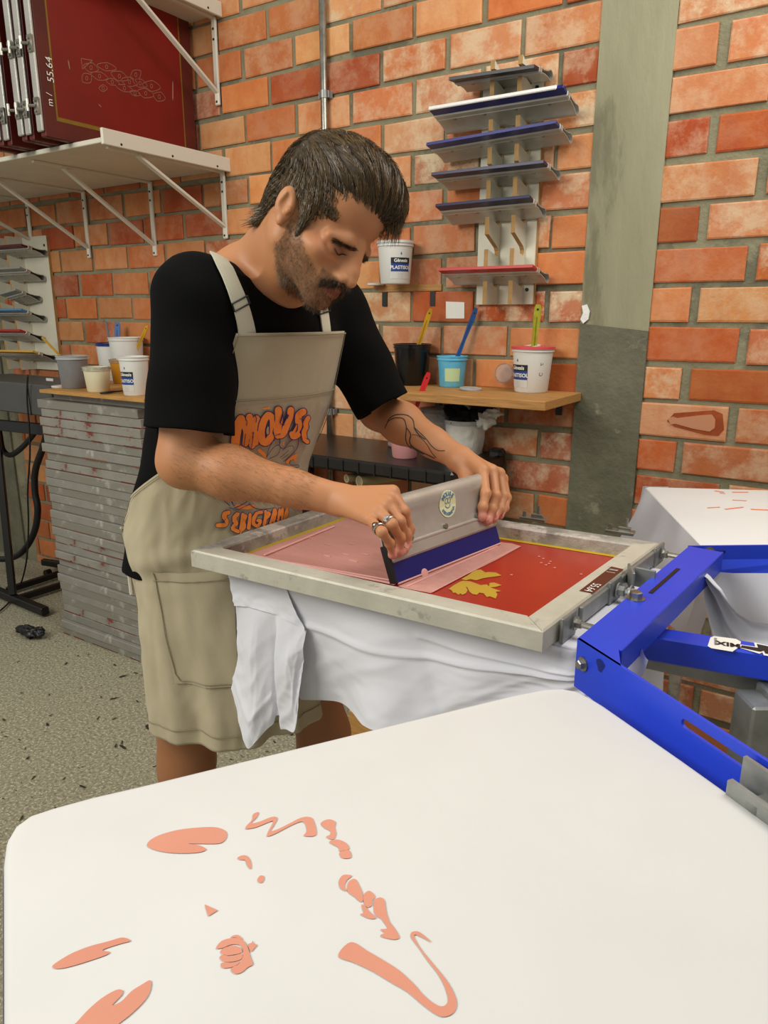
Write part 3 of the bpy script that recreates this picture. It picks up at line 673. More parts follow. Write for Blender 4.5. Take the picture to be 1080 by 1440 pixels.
# ---------------------------------------------------------------- stack of old screens
sa=-2.89; nS=1.775; NST=30; pitch=.0366
rnd=random.Random(3); 
zst=0
for i in range(NST):
    ln=.635+rnd.uniform(-.02,.02); dp=.50+rnd.uniform(-.01,.0); th=pitch-.0012
    ds=rnd.uniform(-.012,.008)+(.03*(i/NST)-.01); dn=rnd.uniform(-.01,.012)
    if i==NST-1: ds+=.06; dn+=.02; ln=.58
    if i==NST-2: ds-=.02
    z=zst+th/2; zst+=pitch
    cx=sa+ds+ln/2; cn=nS+dn+dp/2
    red=i in(0,3,27,26,25,21,14,10,12,23)
    OR=['lowest','second','third','fourth','fifth','sixth','seventh','eighth','ninth','tenth','eleventh','twelfth','thirteenth','fourteenth','fifteenth']
    pos='topmost of the stack, set back' if i==NST-1 else ('lowest of the stack' if i==0 else '%s from the floor'%OR[i] if i<15 else '%s from the top'%OR[NST-1-i])
    pos+=' with dark red ink along its edge' if red else ''
    t=thing('screen_frame','stacked grey screen frame, '+pos,'screen frame',WN(cx,cn,z-th/2),'old screen frames stacked on the floor')
    X=frame(WN(cx,cn,z),rot=WROT@Matrix.Rotation(rnd.uniform(-.012,.012),3,'Z')); mb=MB(X); fw=.035
    for y in(-dp/2+fw/2,dp/2-fw/2): mb.box((0,y,0),(ln,fw,th),.0025)
    for x in(-ln/2+fw/2,ln/2-fw/2): mb.box((x,0,0),(fw,dp-2*fw,th),.0025)
    obj('frame',mb,['alu_stack','alu_stack_b'][i%2] if not red or rnd.random()<.35 else 'alu_stack_red',t)
    mb=MB(X); mb.box((0,0,-th/2+.001),(ln-.01,dp-.01,.0012)); obj('mesh',mb,'maroon_frame' if i%3 else 'emul_yellow',t)
    if red:
        mb=MB(X)
        x=-ln/2
        while x<ln/2-.05:
            l=rnd.uniform(.04,.2); mb.box((x+l/2,-dp/2-.0006,-th/2+.002),(min(l,ln/2-x),.0012,rnd.uniform(.001,.004))); x+=l+rnd.uniform(0,.12)
        obj('ink_drip',mb,mat('drip%d'%i,['6e1f1a','6e1f1a','8a4a20'][i%3],.6).name,t)
zP=zst+.004
# board on top of the stack
pl=onz(55,546,zP+.016)
t=thing('shelf_board','thin wooden board lying on the screen stack under the paint pots','board',WN(sa+.4,nS+.2,zP))
nfb=nS-.03
a_=onn(55,548,nfb); zP=a_.z-.012
mb=MB(); mb.box((0,0,0),(.64,.44,.013),.001,X=frame(WN(sn(a_)[0]+.32,nfb+.22,zP+.0065),rot=WROT)); obj('board',mb,'wood_side',t); zP+=.013
t,c,rf,hh=pot('ink_pot','translucent grey pot, leftmost on the stack board','pot',106,547,42,35,45,zP,'pot_grey','lid_clear')
cA=c
t,c,rf,hh=pot('ink_cup','clear cup half full of cream ink in front of the grey pot','cup',139,552,37,30,35,zP,'ink_cream','clear','ink_cream',.6)
mb=MB(); mb.box((0,0,0),(.03,.004,.035),.002,X=frame(c-DD*.05+UP*hh*.62,rot=WROT)); obj('lid_tab',mb,'clear',t)
t,c,rf,hh=pot('ink_cup','clear cup of orange yellow ink beside the cream cup','cup',158,545,37,31,33,zP,'ink_orange','clear','ink_orange',.8,cen=onz(160,540,zP)+NN*.06)
t,c,rf,hh=pot('ink_pot','white pot with dark blue ink smeared over its rim','pot',152,520,42,36,50,zP,'pot_white','ink_blue','ink_blue',.97,cen=onz(153,535,zP)+NN*.12)
mb=MB(); mb.tube([c+Vector((0,0,hh*.4)),onn(149,452,sn(c)[1])],.004,8); st=thing('stir_stick','thin blue grey stick standing in the blue ink pot','stick',c+Vector((0,0,hh*.4))); obj('stick',mb,'spat_steel',st)
spatula('wide blue spatula standing in the pot beside the stick','spat_blue',c+Vector((.02,0,hh*.5)),onn(165,453,sn(c)[1]+.02),.02,.026)
t,c,rf,hh=pot('ink_pot','white plastisol pot at the front of the stack board by his sleeve','pot',192,557,40,34,54,zP,'pot_white','pot_rim','pot_white',.9)
plastisol(t,c,rf,hh,camdir(c)-.75)
t,c,rf,hh=pot('ink_pot','white pot at the back of the board, half hidden by the front pots','pot',178,530,44,38,58,zP,'pot_white','pot_rim','pot_white',.9,cen=onz(180,536,zP)+NN*.14)
spatula('yellow spatula just left of his black sleeve','spat_yellow',c+Vector((.03,0,hh*.5)),onn(207,458,sn(c)[1]),.02,.016)
p=onz(78,544,zP+.003); lid('white lid lying at the left end of the stack board',p+NN*.02,.034,UP,'pot_white')
mb=MB(); a=onz(142,553,zP+.006); b=onz(178,549,zP+.006); mb.tube([a,a.lerp(b,.3),a.lerp(b,.6),b],[.007,.009,.006,.005],8,flat=.5); o=obj('black_spatula',mb,'black_rubber',loc=a,smooth=True); tagobj(o,'short black spatula lying on the board in front of the cups','spatula')
mb=MB(); a=W(sn(onw(59,474,.1))[0],.1,onw(59,474,.1).z); b=onw(86,502,.09); mb.bar(a,b,.006,.012,bev=.001); o=obj('yellow_stick',mb,'spat_yellow',loc=a); tagobj(o,'thin yellow stick slanting across the left squeegee rack','stick')
# ---------------------------------------------------------------- grey dryer on black legs, left edge
nG=1.9
zg1=onn(0,524,nG).z; zg0=onn(0,590,nG).z; sg1=sn(onn(86,560,nG+.05))[0]
t=thing('flash_dryer','dark grey flash dryer box on black legs at the left edge','dryer',WN(sg1-.4,nG+.15,0))
mb=MB(); mb.box((0,0,0),(.8,.3,.14),.006,X=frame(WN(sg1-.4,nG+.15,(zg0+zg1)/2),rot=WROT)); bx=obj('housing',mb,'grey_box',t)
mb=MB(); mb.box((0,0,0),(.003,.004,.14),X=frame(WN(sn(onn(40,550,nG))[0],nG-.001,(zg0+zg1)/2),rot=WROT)); obj('panel_seam',mb,'black_metal',bx)
mb=MB(); mb.box((0,0,0),(.05,.004,.012),.001,X=frame(onn(70,534,nG-.003),rot=WROT)); obj('tape_scrap',mb,'lab_grey',bx)
pa=onn(0,600,nG+.02); pb=onn(60,588,nG+.02)
mb=MB(); mb.bar(WN(sn(pa)[0]-.3,nG+.02,pa.z),WN(sn(pb)[0]+.12,nG+.02,pa.z+.02),.03,.05,bev=.003); obj('cross_bar',mb,'black_metal',t)
ft=onz(58,870,.0); fa=onz(2,830,.03)
mb=MB(); top_=onn(-6,600,nG+.02); bot=onz(18,836,.05); mb.bar(bot,top_,.032,.032,bev=.003); obj('leg',mb,'black_metal',t)
mb=MB(); mb.bar(onz(-60,808,.03),onz(64,860,.03),.04,.04,bev=.004); obj('foot_bar',mb,'black_metal',t)
mb=MB(); mb.bar(onz(10,830,.03),onz(104,800,.03),.03,.03,bev=.004); mb.bar(onz(24,842,.03),onz(110,815,.03),.03,.03,bev=.004); obj('floor_bar',mb,'black_metal',t)
mb=MB(); mb.bar(onz(60,790,.07),onz(100,796,.07),.03,.035,bev=.004); mb.tube([onz(66,806,.02)-NN*.01,onz(66,806,.02)+NN*.02],.02,12); obj('wheel_foot',mb,'black_metal',t)
# hose, cable
nH=nG+.05
mb=MB(); P=smoothpath([onn(x,y,nH) for x,y in [(52,602),(44,615),(28,632),(14,640),(4,632),(0,612),(-4,590)]],6); mb.tube(P,.013,10)
o=obj('black_hose',mb,'black_rubber',loc=P[0],smooth=True); tagobj(o,'thick black hose looping under the grey dryer','hose')
mb=MB(); P=smoothpath([onn(x,y,nH+.03) for x,y in [(66,606),(62,625),(50,660),(49,690),(53,715),(50,742),(40,765),(26,780),(8,786),(-20,785)]],6); mb.tube(P,.016,10)
o=obj('black_hose',mb,'black_rubber',loc=P[0],smooth=True); tagobj(o,'thick black hose dropping beside the screen stack','hose')
mb=MB(); P=smoothpath([onn(x,y,nG-.02) for x,y in [(39,527),(38,560),(41,600),(42,640),(39,690),(40,740),(37,790)]]+[onz(27,826,.01),onz(10,850,.01),onz(-15,870,.01)],6); mb.tube(P,.004,8)
o=obj('power_cable',mb,'black_rubber',loc=P[0],smooth=True); tagobj(o,'thin black cable hanging down the front of the grey dryer','cable')
mb=MB(); p=onz(40,888,.03); 
for q,(dx,dy,r,s3) in enumerate([(0,0,.038,(1.3,.7,.6)),(-.05,-.004,.03,(1.2,.7,.5)),(.045,.02,.03,(1,.8,.7))]): blob(mb,p+Vector((dx,dy,0)),r,q+2.,.35,12,s3)
o=obj('wrapped_bundle',mb,'black_plastic',loc=(p.x,p.y,0),smooth=True); tagobj(o,'crumpled black plastic bundle on the floor by the dryer foot','bundle')
# ================================================================ the printing press
ZS=HC-.37; ZM=ZS-.023; ZPL=HC-.402
def flat(mb,poly,z,off=0):      # photo outline laid on a level plane
    P=[onz(x,y,z) for x,y in poly]; mb.add([p+Vector((0,0,off)) for p in P],[tuple(range(len(P)))])
def slabpoly(mb,P,z0,z1,bev=.006):
    """closed outline P (2D points ccw or cw) raised between z0 and z1 with a rounded top edge"""
    n=len(P); c=sum((Vector((p[0],p[1],0)) for p in P),Vector())/n
    rings=[]
    for k,(ins,z) in enumerate([(0,z0),(0,z1-bev),(bev*.3,z1-bev*.3),(bev,z1)]):
        r=[]
        for i in range(n):
            a=Vector(P[i-1][:2]);b=Vector(P[i][:2]);d=Vector(P[(i+1)%n][:2])
            t=(d-a); t.normalize(); nn=Vector((-t.y,t.x))
            if nn.dot(Vector((c.x,c.y))-b)<0: nn=-nn
            q=b+nn*ins; r.append((q.x,q.y,z))
        rings.append(r)
    vs=[v for r in rings for v in r]; fs=[(k*n+i,k*n+(i+1)%n,(k+1)*n+(i+1)%n,(k+1)*n+i) for k in range(3) for i in range(n)]+[tuple(range(3*n,4*n)),tuple(range(n))[::-1]]
    mb.add(vs,fs)
def shrink(q,w):
    out=[];n=len(q)
    for i in range(n):
        a=(q[i-1]-q[i]).normalized(); b=(q[(i+1)%n]-q[i]).normalized(); s=abs(a.cross(b).z); out.append(q[i]+(a+b)*(w/s))
    return out
O=[onz(268,773,ZS),onz(764,887,ZS),onz(928.5,763,ZS),onz(490,700,ZS)]
FW=.036; I=shrink(O,FW)
scr=thing('silkscreen','framed red silkscreen on the press, pink ink pulled over its left half','screen',sum(O,Vector())/4-Vector((0,0,.028)))
th=.0285
for i in range(4):
    a,b,c,d=O[i],O[(i+1)%4],I[(i+1)%4],I[i]; e=.0025; mb=MB()
    q=[a,b,c,d]; qi=shrink(q,e)
    vs=[p-UP*th for p in q]+[p-UP*e for p in q]+list(qi)
    mb.add(vs,[(3,2,1,0),(8,9,10,11)]+[(j,(j+1)%4,4+(j+1)%4,4+j) for j in range(4)]+[(4+j,4+(j+1)%4,8+(j+1)%4,8+j) for j in range(4)])
    obj('frame_bar',mb,'alu_worn' if i in(2,3) else 'alu_frame',scr)
mb=MB(); mb.add([p+UP*(ZM-ZS) for p in shrink(O,.01)],[(0,1,2,3)]); mesh_=obj('mesh',mb,'red_emul',scr)
def mz(x,y,o=0): return onz(x,y,ZM)+UP*o
# yellow emulsion border along the far and left inner edges
mb=MB(); J=[p+UP*(ZM-ZS+.0006) for p in I]; K=[p+UP*(ZM-ZS+.0006) for p in shrink(O,FW+.012)]
mb.add([J[2],J[3],K[3],K[2]],[(0,1,2,3)]); mb.add([J[3],J[0],K[0],K[3]],[(0,1,2,3)]); obj('emulsion_edge',mb,'emul_bright',mesh_)
mb=MB(); poly=[(338,784),(352,779),(470,737),(520,716),(560,706),(640,735),(700,764),(560,824),(556,823)]
base=[mz(x,y,.0012) for x,y in poly]; mb.add(base,[tuple(range(len(base)))]); obj('ink_film',mb,'pink_ink',mesh_)
mb=MB()
for (x0,y0,x1,y1,w) in [(344,781,556,824,.005),(372,787,556,820,.002),(372,783,470,742,.005)]:
    a=mz(x0,y0,.003);b=mz(x1,y1,.003); mb.bar(a,b,w,.003,bev=.001)
for i in range(7):
    x=random.uniform(400,520); y=random.uniform(750,790); a=mz(x,y,.0018); mb.bar(a,a+DD*random.uniform(.01,.02),.003,.001)
obj('ink_ridge',mb,'pink_light',mesh_)
mb=MB(); q=[(560,825),(568,828),(606,835),(640,817),(676,799),(700,787),(733,769),(720,765),(702,763)]
P=[mz(x,y,.0011) for x,y in q]; mb.add(P,[tuple(range(len(P)))]); obj('ink_film',mb,'pink_film',mesh_)
mb=MB()
for (x0,y0,x1,y1,w) in [(608,834,676,798,.0015),(676,797,730,770,.0015),(572,826,700,769,.004)]:
    mb.bar(mz(x0,y0,.0016),mz(x1,y1,.0016),w,.0008)
obj('ink_streak',mb,'pink_light',mesh_)
L1=[(470,310),(520,280),(555,250),(600,245),(630,265),(650,262),(700,265),(740,285),(700,292),(650,298),(610,305),(570,318),(530,310),(500,318)]
L2=[(385,375),(420,350),(455,330),(480,320),(530,325),(560,335),(600,350),(640,345),(655,358),(660,335),(690,332),(740,350),(700,362),(665,365),(700,378),(735,390),(700,395),(712,410),(700,440),(660,425),(640,430),(620,405),(590,400),(575,415),(545,410),(525,395),(510,365),(500,360),(512,385),(500,405),(475,415),(465,405),(450,415),(430,400),(415,402),(405,385)]
mb=MB()
for q in (L1,L2):
    P=[mz(550+x/4.76,750+y/4.76,.0008) for x,y in q]; mb.add(P,[tuple(range(len(P)))])
obj('leaf_stencil',mb,'leaf_gold',mesh_)
mb=MB()
for (x,y) in [(762,786),(759,792),(766,795),(772,790),(778,799),(815,808),(717,809),(756,783),(770,793)]:
    a=mz(x,y,.0009); mb.add([a,a+DD*.004,a+DD*.003+NN*.004,a+NN*.002],[(0,1,2,3)])
obj('ink_fleck',mb,'pink_light',mesh_)
# label strip on the right bar
mb=MB(); P=[onz(x,y,ZS)+UP*.0006 for x,y in [(814.5,831.3),(833.9,835),(877,801),(859.8,797)]]; mb.add(P,[(0,1,2,3)]); st=obj('label_strip',mb,'maroon_tape',scr)
mb=MB(); ex=(P[0]-P[3]).normalized(); ey=(P[0]-P[1]).normalized()*-1
textat(mb,'55.64',.017,onz(833,827,ZS)+UP*.0006,ex,-(P[0]-P[1]).normalized() if ex.cross(-(P[0]-P[1])).z>0 else (P[0]-P[1]).normalized(),0,.0006)
textat(mb,'||  |',.014,onz(862,804,ZS)+UP*.0006,ex,-(P[0]-P[1]).normalized() if ex.cross(-(P[0]-P[1])).z>0 else (P[0]-P[1]).normalized(),0,.0006)
obj('lettering',mb,'lab_white',st)
# clamp hardware on the hub side of the frame and at its far bar
def hexbolt(mb,p,d,r,l,head=True):
    d=Vector(d).normalized(); q=UP.rotation_difference(d).to_matrix().to_4x4(); q.translation=p
    mb.lathe([(0,0),(r,0),(r,r*1.1),(r*.8,r*1.25),(0,r*1.25)],6,X=q); mb.lathe([(0,-.001),(r*1.45,-.001),(r*1.45,.0012),(0,.0012)],18,X=q)
    if l: mb.tube([p,p-d*l],r*.5,8)
R0,R1=O[1],O[2]; rd=(R1-R0).normalized(); ro=rd.cross(UP).normalized()
if ro.x<0: ro=-ro
def rp(t,o=0,z=0): return R0+(R1-R0)*t+ro*o+UP*z
mb=MB(); mb.bar(rp(.24,.003,-.016),rp(.98,.003,-.016),.006,.024,bev=.001); hb=obj('side_plate',mb,'galv',scr)
for t_ in(.14,.5,.95):
    mb=MB(); mb.bar(rp(t_-.05,.006,-.014),rp(t_+.045,.006,-.014),.005,.034,bev=.001); obj('clamp_plate',mb,'galv',hb)
for t_ in(.16,.955):
    mb=MB(); p=rp(t_,.012,-.012); hexbolt(mb,p,ro,.0065,0); mb.tube([p,p+ro*.055],.0042,10); obj('rod',mb,'steel',hb,auto=35)
mb=MB(); p=rp(.50,.012,-.014); mb.tube([p,p+ro*.03],.0045,10); hexbolt(mb,p,ro,.008,0); hexbolt(mb,p+ro*.018,ro,.008,0); mb.box((0,0,0),(.004,.045,.03),.001,X=frame(rp(.58,.016,-.004),rot=Matrix.Rotation(math.atan2(rd.y,rd.x)-math.pi/2+.5,3,'Z'))); mb.box((0,0,0),(.03,.004,.03),.001,X=frame(rp(.60,.034,-.004),rot=Matrix.Rotation(math.atan2(rd.y,rd.x)-math.pi/2,3,'Z'))); obj('latch',mb,'galv',hb,auto=35)
fd=(O[3]-O[2]).normalized(); fo=Vector((0,1,0))
for (px,py) in ((745,732),(868,751)):
    p=onz(px,py,ZS-.004)+NN*.018; mb=MB(); mb.bar(p-fd*.025,p+fd*.025,.02,.006,bev=.001); mb.bar(p-fd*.018+UP*.006,p+fd*.004+UP*.006,.008,.008,bev=.001); mb.tube([p-fd*.01,p-fd*.01+UP*.026],.003,8); mb.tube([p+fd*.018,p+fd*.018+UP*.012],.0035,8); obj('edge_clamp',mb,'steel',scr,auto=35)
# ---------------------------------------------------------------- squeegee in his hands
A_=onz(556,823,ZM+.001); B_=onz(702,765,ZM+.001); LQ=(B_-A_).length; ax=(B_-A_).normalized()
LEAN=R(21)
dn=ax.cross(UP).normalized()
if dn.dot(DD)<0: dn=-dn                       # points away from the man, along the stroke
ydir=(-UP*math.cos(LEAN)+dn*math.sin(LEAN)).normalized(); zdir=ax.cross(ydir)
SQW=.126
SX=Matrix((ax,ydir,zdir)).transposed().to_4x4(); SX.translation=(A_+B_)/2-ydir*SQW
sqt=squeegee('aluminium squeegee with blue blade and round cream sticker, held in both hands',SX,LQ,'blade_blue',w=SQW,alu='alu')
# ends of the blade in black rubber, ink smear and sticker
FSD=1 if (CAM-SX.translation).dot(zdir)>0 else -1
mb=MB(SX); mb.box((-LQ/2-.002,SQW-.032,0),(.005,.058,.014),.001); obj('end_cap',mb,'black_rubber',sqt)
mb=MB(SX); mb.lathe([(0,-.001),(.006,-.0008),(.008,0),(.006,.0009),(0,.0012)],16,X=Matrix.Translation((-.075,SQW-.001,.0052*FSD))); mb.box((0,SQW-.001,0),(LQ*.99,.003,.0115),.001); obj('ink_residue',mb,'pink_light',sqt)
def plateplane(x,y,off):
    pl=SX.translation+zdir*(FSD*off); w=ray(x,y); return CAM+w*((pl-CAM).dot(zdir)/w.dot(zdir))
hobj=[c for c in sqt.children if c.name.startswith('handle')][0]; Lw=sqt.location
hb_=BVHTree.FromPolygons([v.co+Lw for v in hobj.data.vertices],[tuple(p.vertices) for p in hobj.data.polygons])
so=plateplane(627,709,.006); ex=ax; ey=-ydir; nz_=zdir*FSD
if ex.cross(ey).dot(nz_)<0: ex=-ex
r_=(plateplane(627,691,.006)-so).length
def onh(v,off):
    p=so+ex*v[0]+ey*v[1]; h=hb_.ray_cast(p+nz_*.05,-nz_); return (h[0] if h[0] is not None else p)+nz_*off
mb=MB(); rows=[[onh((math.cos(t)*r_*q,math.sin(t)*r_*q),.0007) for t in np.linspace(0,2*math.pi,37)[:-1]] for q in (0.001,.25,.5,.75,1)]
mb.grid(rows,True); stk=obj('round_sticker',mb,'sticker_cream',sqt)
mb=MB()
class WrapMB(MB): pass
def arctext(mb,txt,size,rad,a0,a1,flip=False):
    for i,ch in enumerate(txt):
        a=a0+(a1-a0)*(i+.5)/len(txt); rd_=Vector((math.cos(a),math.sin(a)))
        up=rd_ if not flip else -rd_; rt_=Vector((up.y,-up.x)); c=rd_*rad; vs,fs=textmesh(ch,size,.0004)
        mb.add([onh(c+rt_*v.x+up*v.y,.0013) for v in vs],fs)
arctext(mb,'MOUSE',r_*.46,r_*.72,R(150),R(30)); arctext(mb,'SERIGRAFIA',r_*.3,r_*.76,R(205),R(335),True)
for cx in(-.16,.16):
    q=[Vector((cx*r_+.17*r_*math.cos(t),.22*r_+.2*r_*math.sin(t))) for t in np.linspace(0,2*math.pi,13)]
    for poly in strokepoly(q,r_*.05): mb.add([onh(v,.0013) for v in poly],[tuple(range(len(poly)))])
q=[Vector((.28*r_*math.cos(t),-.1*r_+.2*r_*math.sin(t))) for t in np.linspace(math.pi,2*math.pi,9)]
for poly in strokepoly(q,r_*.06): mb.add([onh(v,.0013) for v in poly],[tuple(range(len(poly)))])
obj('lettering',mb,'sticker_blue',stk)
# ---------------------------------------------------------------- blue print head
ZB=ZS+.0
def bz(x,y,z=ZB): return onz(x,y,z)
hubp=bz(980,860)
yk=thing('print_head','bright blue steel print head yoke holding the silkscreen','press arm',hubp)
n0,n1=bz(812,898),bz(969,768); cb=(n1-n0).normalized(); cr=cb.cross(UP).normalized(); 
if cr.x<0: cr=-cr
w0=(bz(853,927)-n0).dot(cr)
WB=.05; mb=MB()
q=[n0,n1,n1+cr*WB,n0+cr*WB]
mb.add([p for p in q]+[p-UP*.004 for p in q],[(0,1,2,3),(7,6,5,4)]+[(i,4+i,4+(i+1)%4,(i+1)%4) for i in range(4)])
a,b=n0+cr*WB,n1+cr*WB; mb.bar(a-UP*.016+cr*.002,b-UP*.016+cr*.002,.004,.034,bev=.001)
q=[n0,n0+cr*WB,n0+(bz(873,937)-n0)*1.0]; mb.add(q+[p-UP*.004 for p in q],[(0,1,2),(5,4,3),(1,4,5,2),(0,2,5,3)])
cross=obj('cross_bar',mb,'blue_paint',yk)
mb=MB(); a=bz(884,868)+UP*.0003; b=bz(926,812)+UP*.0003; d=(b-a).normalized(); a2=n0+cb*((n1-n0).length*.44)+cr*.02; b2=n0+cb*((n1-n0).length*.72)+cr*.02
mb.bar(a2+UP*.0004,b2+UP*.0004,.0055,.0012); obj('slot',mb,'black_metal',cross)
mb=MB(); hexbolt(mb,bz(894,842),UP,.0085,.02); obj('bolt',mb,'steel',cross,auto=35)
def vplate(mb,P,t,d):          # upright plate from outline points, thickness t along d
    n=len(P); mb.add([p for p in P]+[p+d*t for p in P],[tuple(range(n)),tuple(range(n,2*n))[::-1]]+[(i,(i+1)%n,n+(i+1)%n,n+i) for i in range(n)])
# near leg: upright plate with a long slot, made of strips round the slot
HL=.062
def legpt(x,y): return bz(x,y)
l0=n0+Vector((0,0,.0)); l1=bz(1130,1104); ld=(l1-l0).normalized(); lh=(l1-l0).length; lc=ld.cross(UP).normalized()
if lc.y<0: lc=-lc
ts=[( (bz(x,y)-l0).dot(ld)) for x,y in ((957,995),(1075,1064))]
mb=MB()
def lq(t,z): return l0+ld*t+UP*z
ZT=[0,-.013,-.024,-HL]
for (t0_,t1_,z0_,z1_) in [(0,ts[0],0,-HL),(ts[1],lh,0,-HL),(ts[0],ts[1],0,-.011),(ts[0],ts[1],-.021,-HL)]:
    vplate(mb,[lq(t0_,z0_),lq(t1_,z0_),lq(t1_,z1_),lq(t0_,z1_)],.004,lc)
leg=obj('side_arm',mb,'blue_paint',yk)
# rounded slot ends
mb=MB()
for e,sg in((ts[0],1),(ts[1],-1)):
    P=[lq(e+sg*(.005-.005*math.sin(a)*1),-.016+.005*math.cos(a)) for a in np.linspace(0,math.pi,9)]
    vplate(mb,[lq(e,-.011)]+P+[lq(e,-.021)],.0039,lc)
obj('slot_end',mb,'blue_paint',leg)
mb=MB(); p=lq((bz(823,905)-l0).dot(ld),-.026); hexbolt(mb,p-lc*.001,-lc,.006,0); obj('bolt',mb,'steel',leg,auto=35)
mb=MB(); p=lq((bz(846,920)-l0).dot(ld),-.014); mb.add([p-lc*.0006+ld*(.007*math.cos(a)*(1+.3*math.sin(3*a)))+UP*(.008*math.sin(a)) for a in np.linspace(0,6.28,15)[:-1]],[tuple(range(14))]); obj('smudge',mb,'smudge',leg)
# far leg
f0=n1; f1=bz(1160,766,ZB); fdv=(f1-f0).normalized(); fh=(f1-f0).length; fc=fdv.cross(UP).normalized()
if fc.y<0: fc=-fc
def fq(t,z): return f0+fdv*t+UP*z
mb=MB(); vplate(mb,[fq(0,0),fq(fh,0),fq(fh,-.024),fq(.03,-.024),fq(.018,-.022),fq(0,-.034)],.004,fc)
# lower flange leaning towards the lens
P=[fq(.03,-.024),fq(fh,-.024),fq(fh,-.05)-fc*.01,fq(.075,-.05)-fc*.01,fq(.03,-.042)-fc*.01]
vplate(mb,P,.004,fc)
fl_=obj('side_arm',mb,'blue_paint',yk)
mb=MB(); hexbolt(mb,fq(.035,-.011)-fc*.001,-fc,.0065,0); hexbolt(mb,fq(.004,-.014)-fc*.012,-fc,.006,0); obj('bolt',mb,'steel',fl_,auto=35)
mb=MB(); mb.bar(fq(.04,-.0105)-fc*.0006,fq(.062,-.0105)-fc*.0006,.001,.004); mb.bar(n1-cb*.004-UP*.002+cr*.004,n1-cb*.004-UP*.035+cr*.004,.001,.001); obj('slot',mb,'black_metal',fl_)
# centre beam, a square tube a little lower
ZC=HC-.418
c0=[onz(905,893,ZC),onz(1160,934,ZC)]; c1=[onz(932,881,ZC),onz(1160,917,ZC)]
bd=(c0[1]-c0[0]).normalized(); bw=.036; bcr=bd.cross(UP).normalized()
if bcr.y<0: bcr=-bcr
mb=MB(); mb.bar(c0[0]-bd*.06+bcr*bw/2-UP*.0185,c0[1]+bcr*bw/2-UP*.0185,bw,.037,bev=.0025); beam=obj('centre_beam',mb,'blue_paint',yk)
# stickers on the beam
def bt(x,y,o=.0006): return onz(x,y,ZC)+UP*o
mb=MB(); P=[bt(*p) for p in [(995,909),(999,897),(1004,895),(1035,899),(1042,903),(1040,910),(1034,914),(1030,917),(1000,912)]]; mb.add(P,[tuple(range(len(P)))]); stc=obj('sticker',mb,'lab_white',beam)
mb=MB(); ex2=-bd; ey2=(UP.cross(ex2)).normalized(); textat(mb,'MIX',.017,bt(1024,907,.0012),ex2,ey2,.0006,.0002); textat(mb,'SILK & SIGN',.0045,bt(1006,903,.0012),ey2,-ex2,.0001,.0002); obj('lettering',mb,'lab_black',stc)
mb=MB(); P=[bt(x,y,.0007) for x,y in [(1038,911),(1041,907),(1062,910),(1060,904),(1090,910),(1090,925),(1074,922),(1072,918),(1068,920)]]; mb.add(P,[tuple(range(len(P)))]); s2=obj('arrow_sticker',mb,'lab_white',beam)
mb=MB(); P=[bt(x,y,.0012) for x,y in [(1041,911.5),(1043,908.5),(1066,912),(1064,906.5),(1090,912),(1090,922),(1076,920),(1074,916),(1069,917.5)]]; mb.add(P,[tuple(range(len(P)))]); obj('arrow_mark',mb,'lab_black',s2)
# zinc clamp at the hub end of the near leg
mb=MB(); p=onn(1052,1046,sn(lq((bz(1075,1064)-l0).dot(ld),0))[1]-.004)
tk=(bz(1062,1056)-l0).dot(ld)
vplate(mb,[lq(tk,-.002)-lc*.006,lq(tk+.12,-.002)-lc*.006,lq(tk+.12,-.055)-lc*.006,lq(tk+.012,-.055)-lc*.006,lq(tk,-.048)-lc*.006],.004,-lc)
vplate(mb,[lq(tk+.004,-.018)-lc*.024,lq(tk+.10,-.018)-lc*.024,lq(tk+.10,-.062)-lc*.024,lq(tk+.004,-.062)-lc*.024],.006,-lc)
mb.bar(lq(tk+.03,-.03)-lc*.03,lq(tk+.03,-.03),.012,.012)
obj('clamp',mb,'galv',yk)
# ---------------------------------------------------------------- pallets, shirts and the press stand
def pallet(lab,P,z):
    c=sum((Vector((p.x,p.y,0)) for p in P),Vector())/len(P); t=thing('pallet',lab,'pallet',Vector((c.x,c.y,z-.02)),'pallets on the press')
    mb=MB(); slabpoly(mb,[(p.x,p.y) for p in P],z-.02,z-.003,.003); obj('board',mb,'wood',t); return t
def skirt(mb,P,zt,drop,amp=.006,n=14,closed=True,seed=0,inset=0):
    """cloth hanging from the closed outline P"""
    Q=resample(P+([P[0]] if closed else []),160 if closed else 90); c=sum(P,Vector())/len(P); rows=[]
    for i in range(n+1):
        f=i/n; row=[]
        for j,p in enumerate(Q):
            out=(p-c); out.z=0; out.normalize(); s=j*.13
            d=drop(p) if callable(drop) else drop
            k=f*amp*(1.6*math.sin(s*1.1+seed)+math.sin(s*2.3+seed*2+f)+.7*noise.noise(Vector((s,f*2,seed))))-inset*f*f
            row.append(Vector((p.x,p.y,0))+out*(k+.001)+Vector((0,0,zt-f*d)))
        rows.append(row)
    mb.grid(rows)
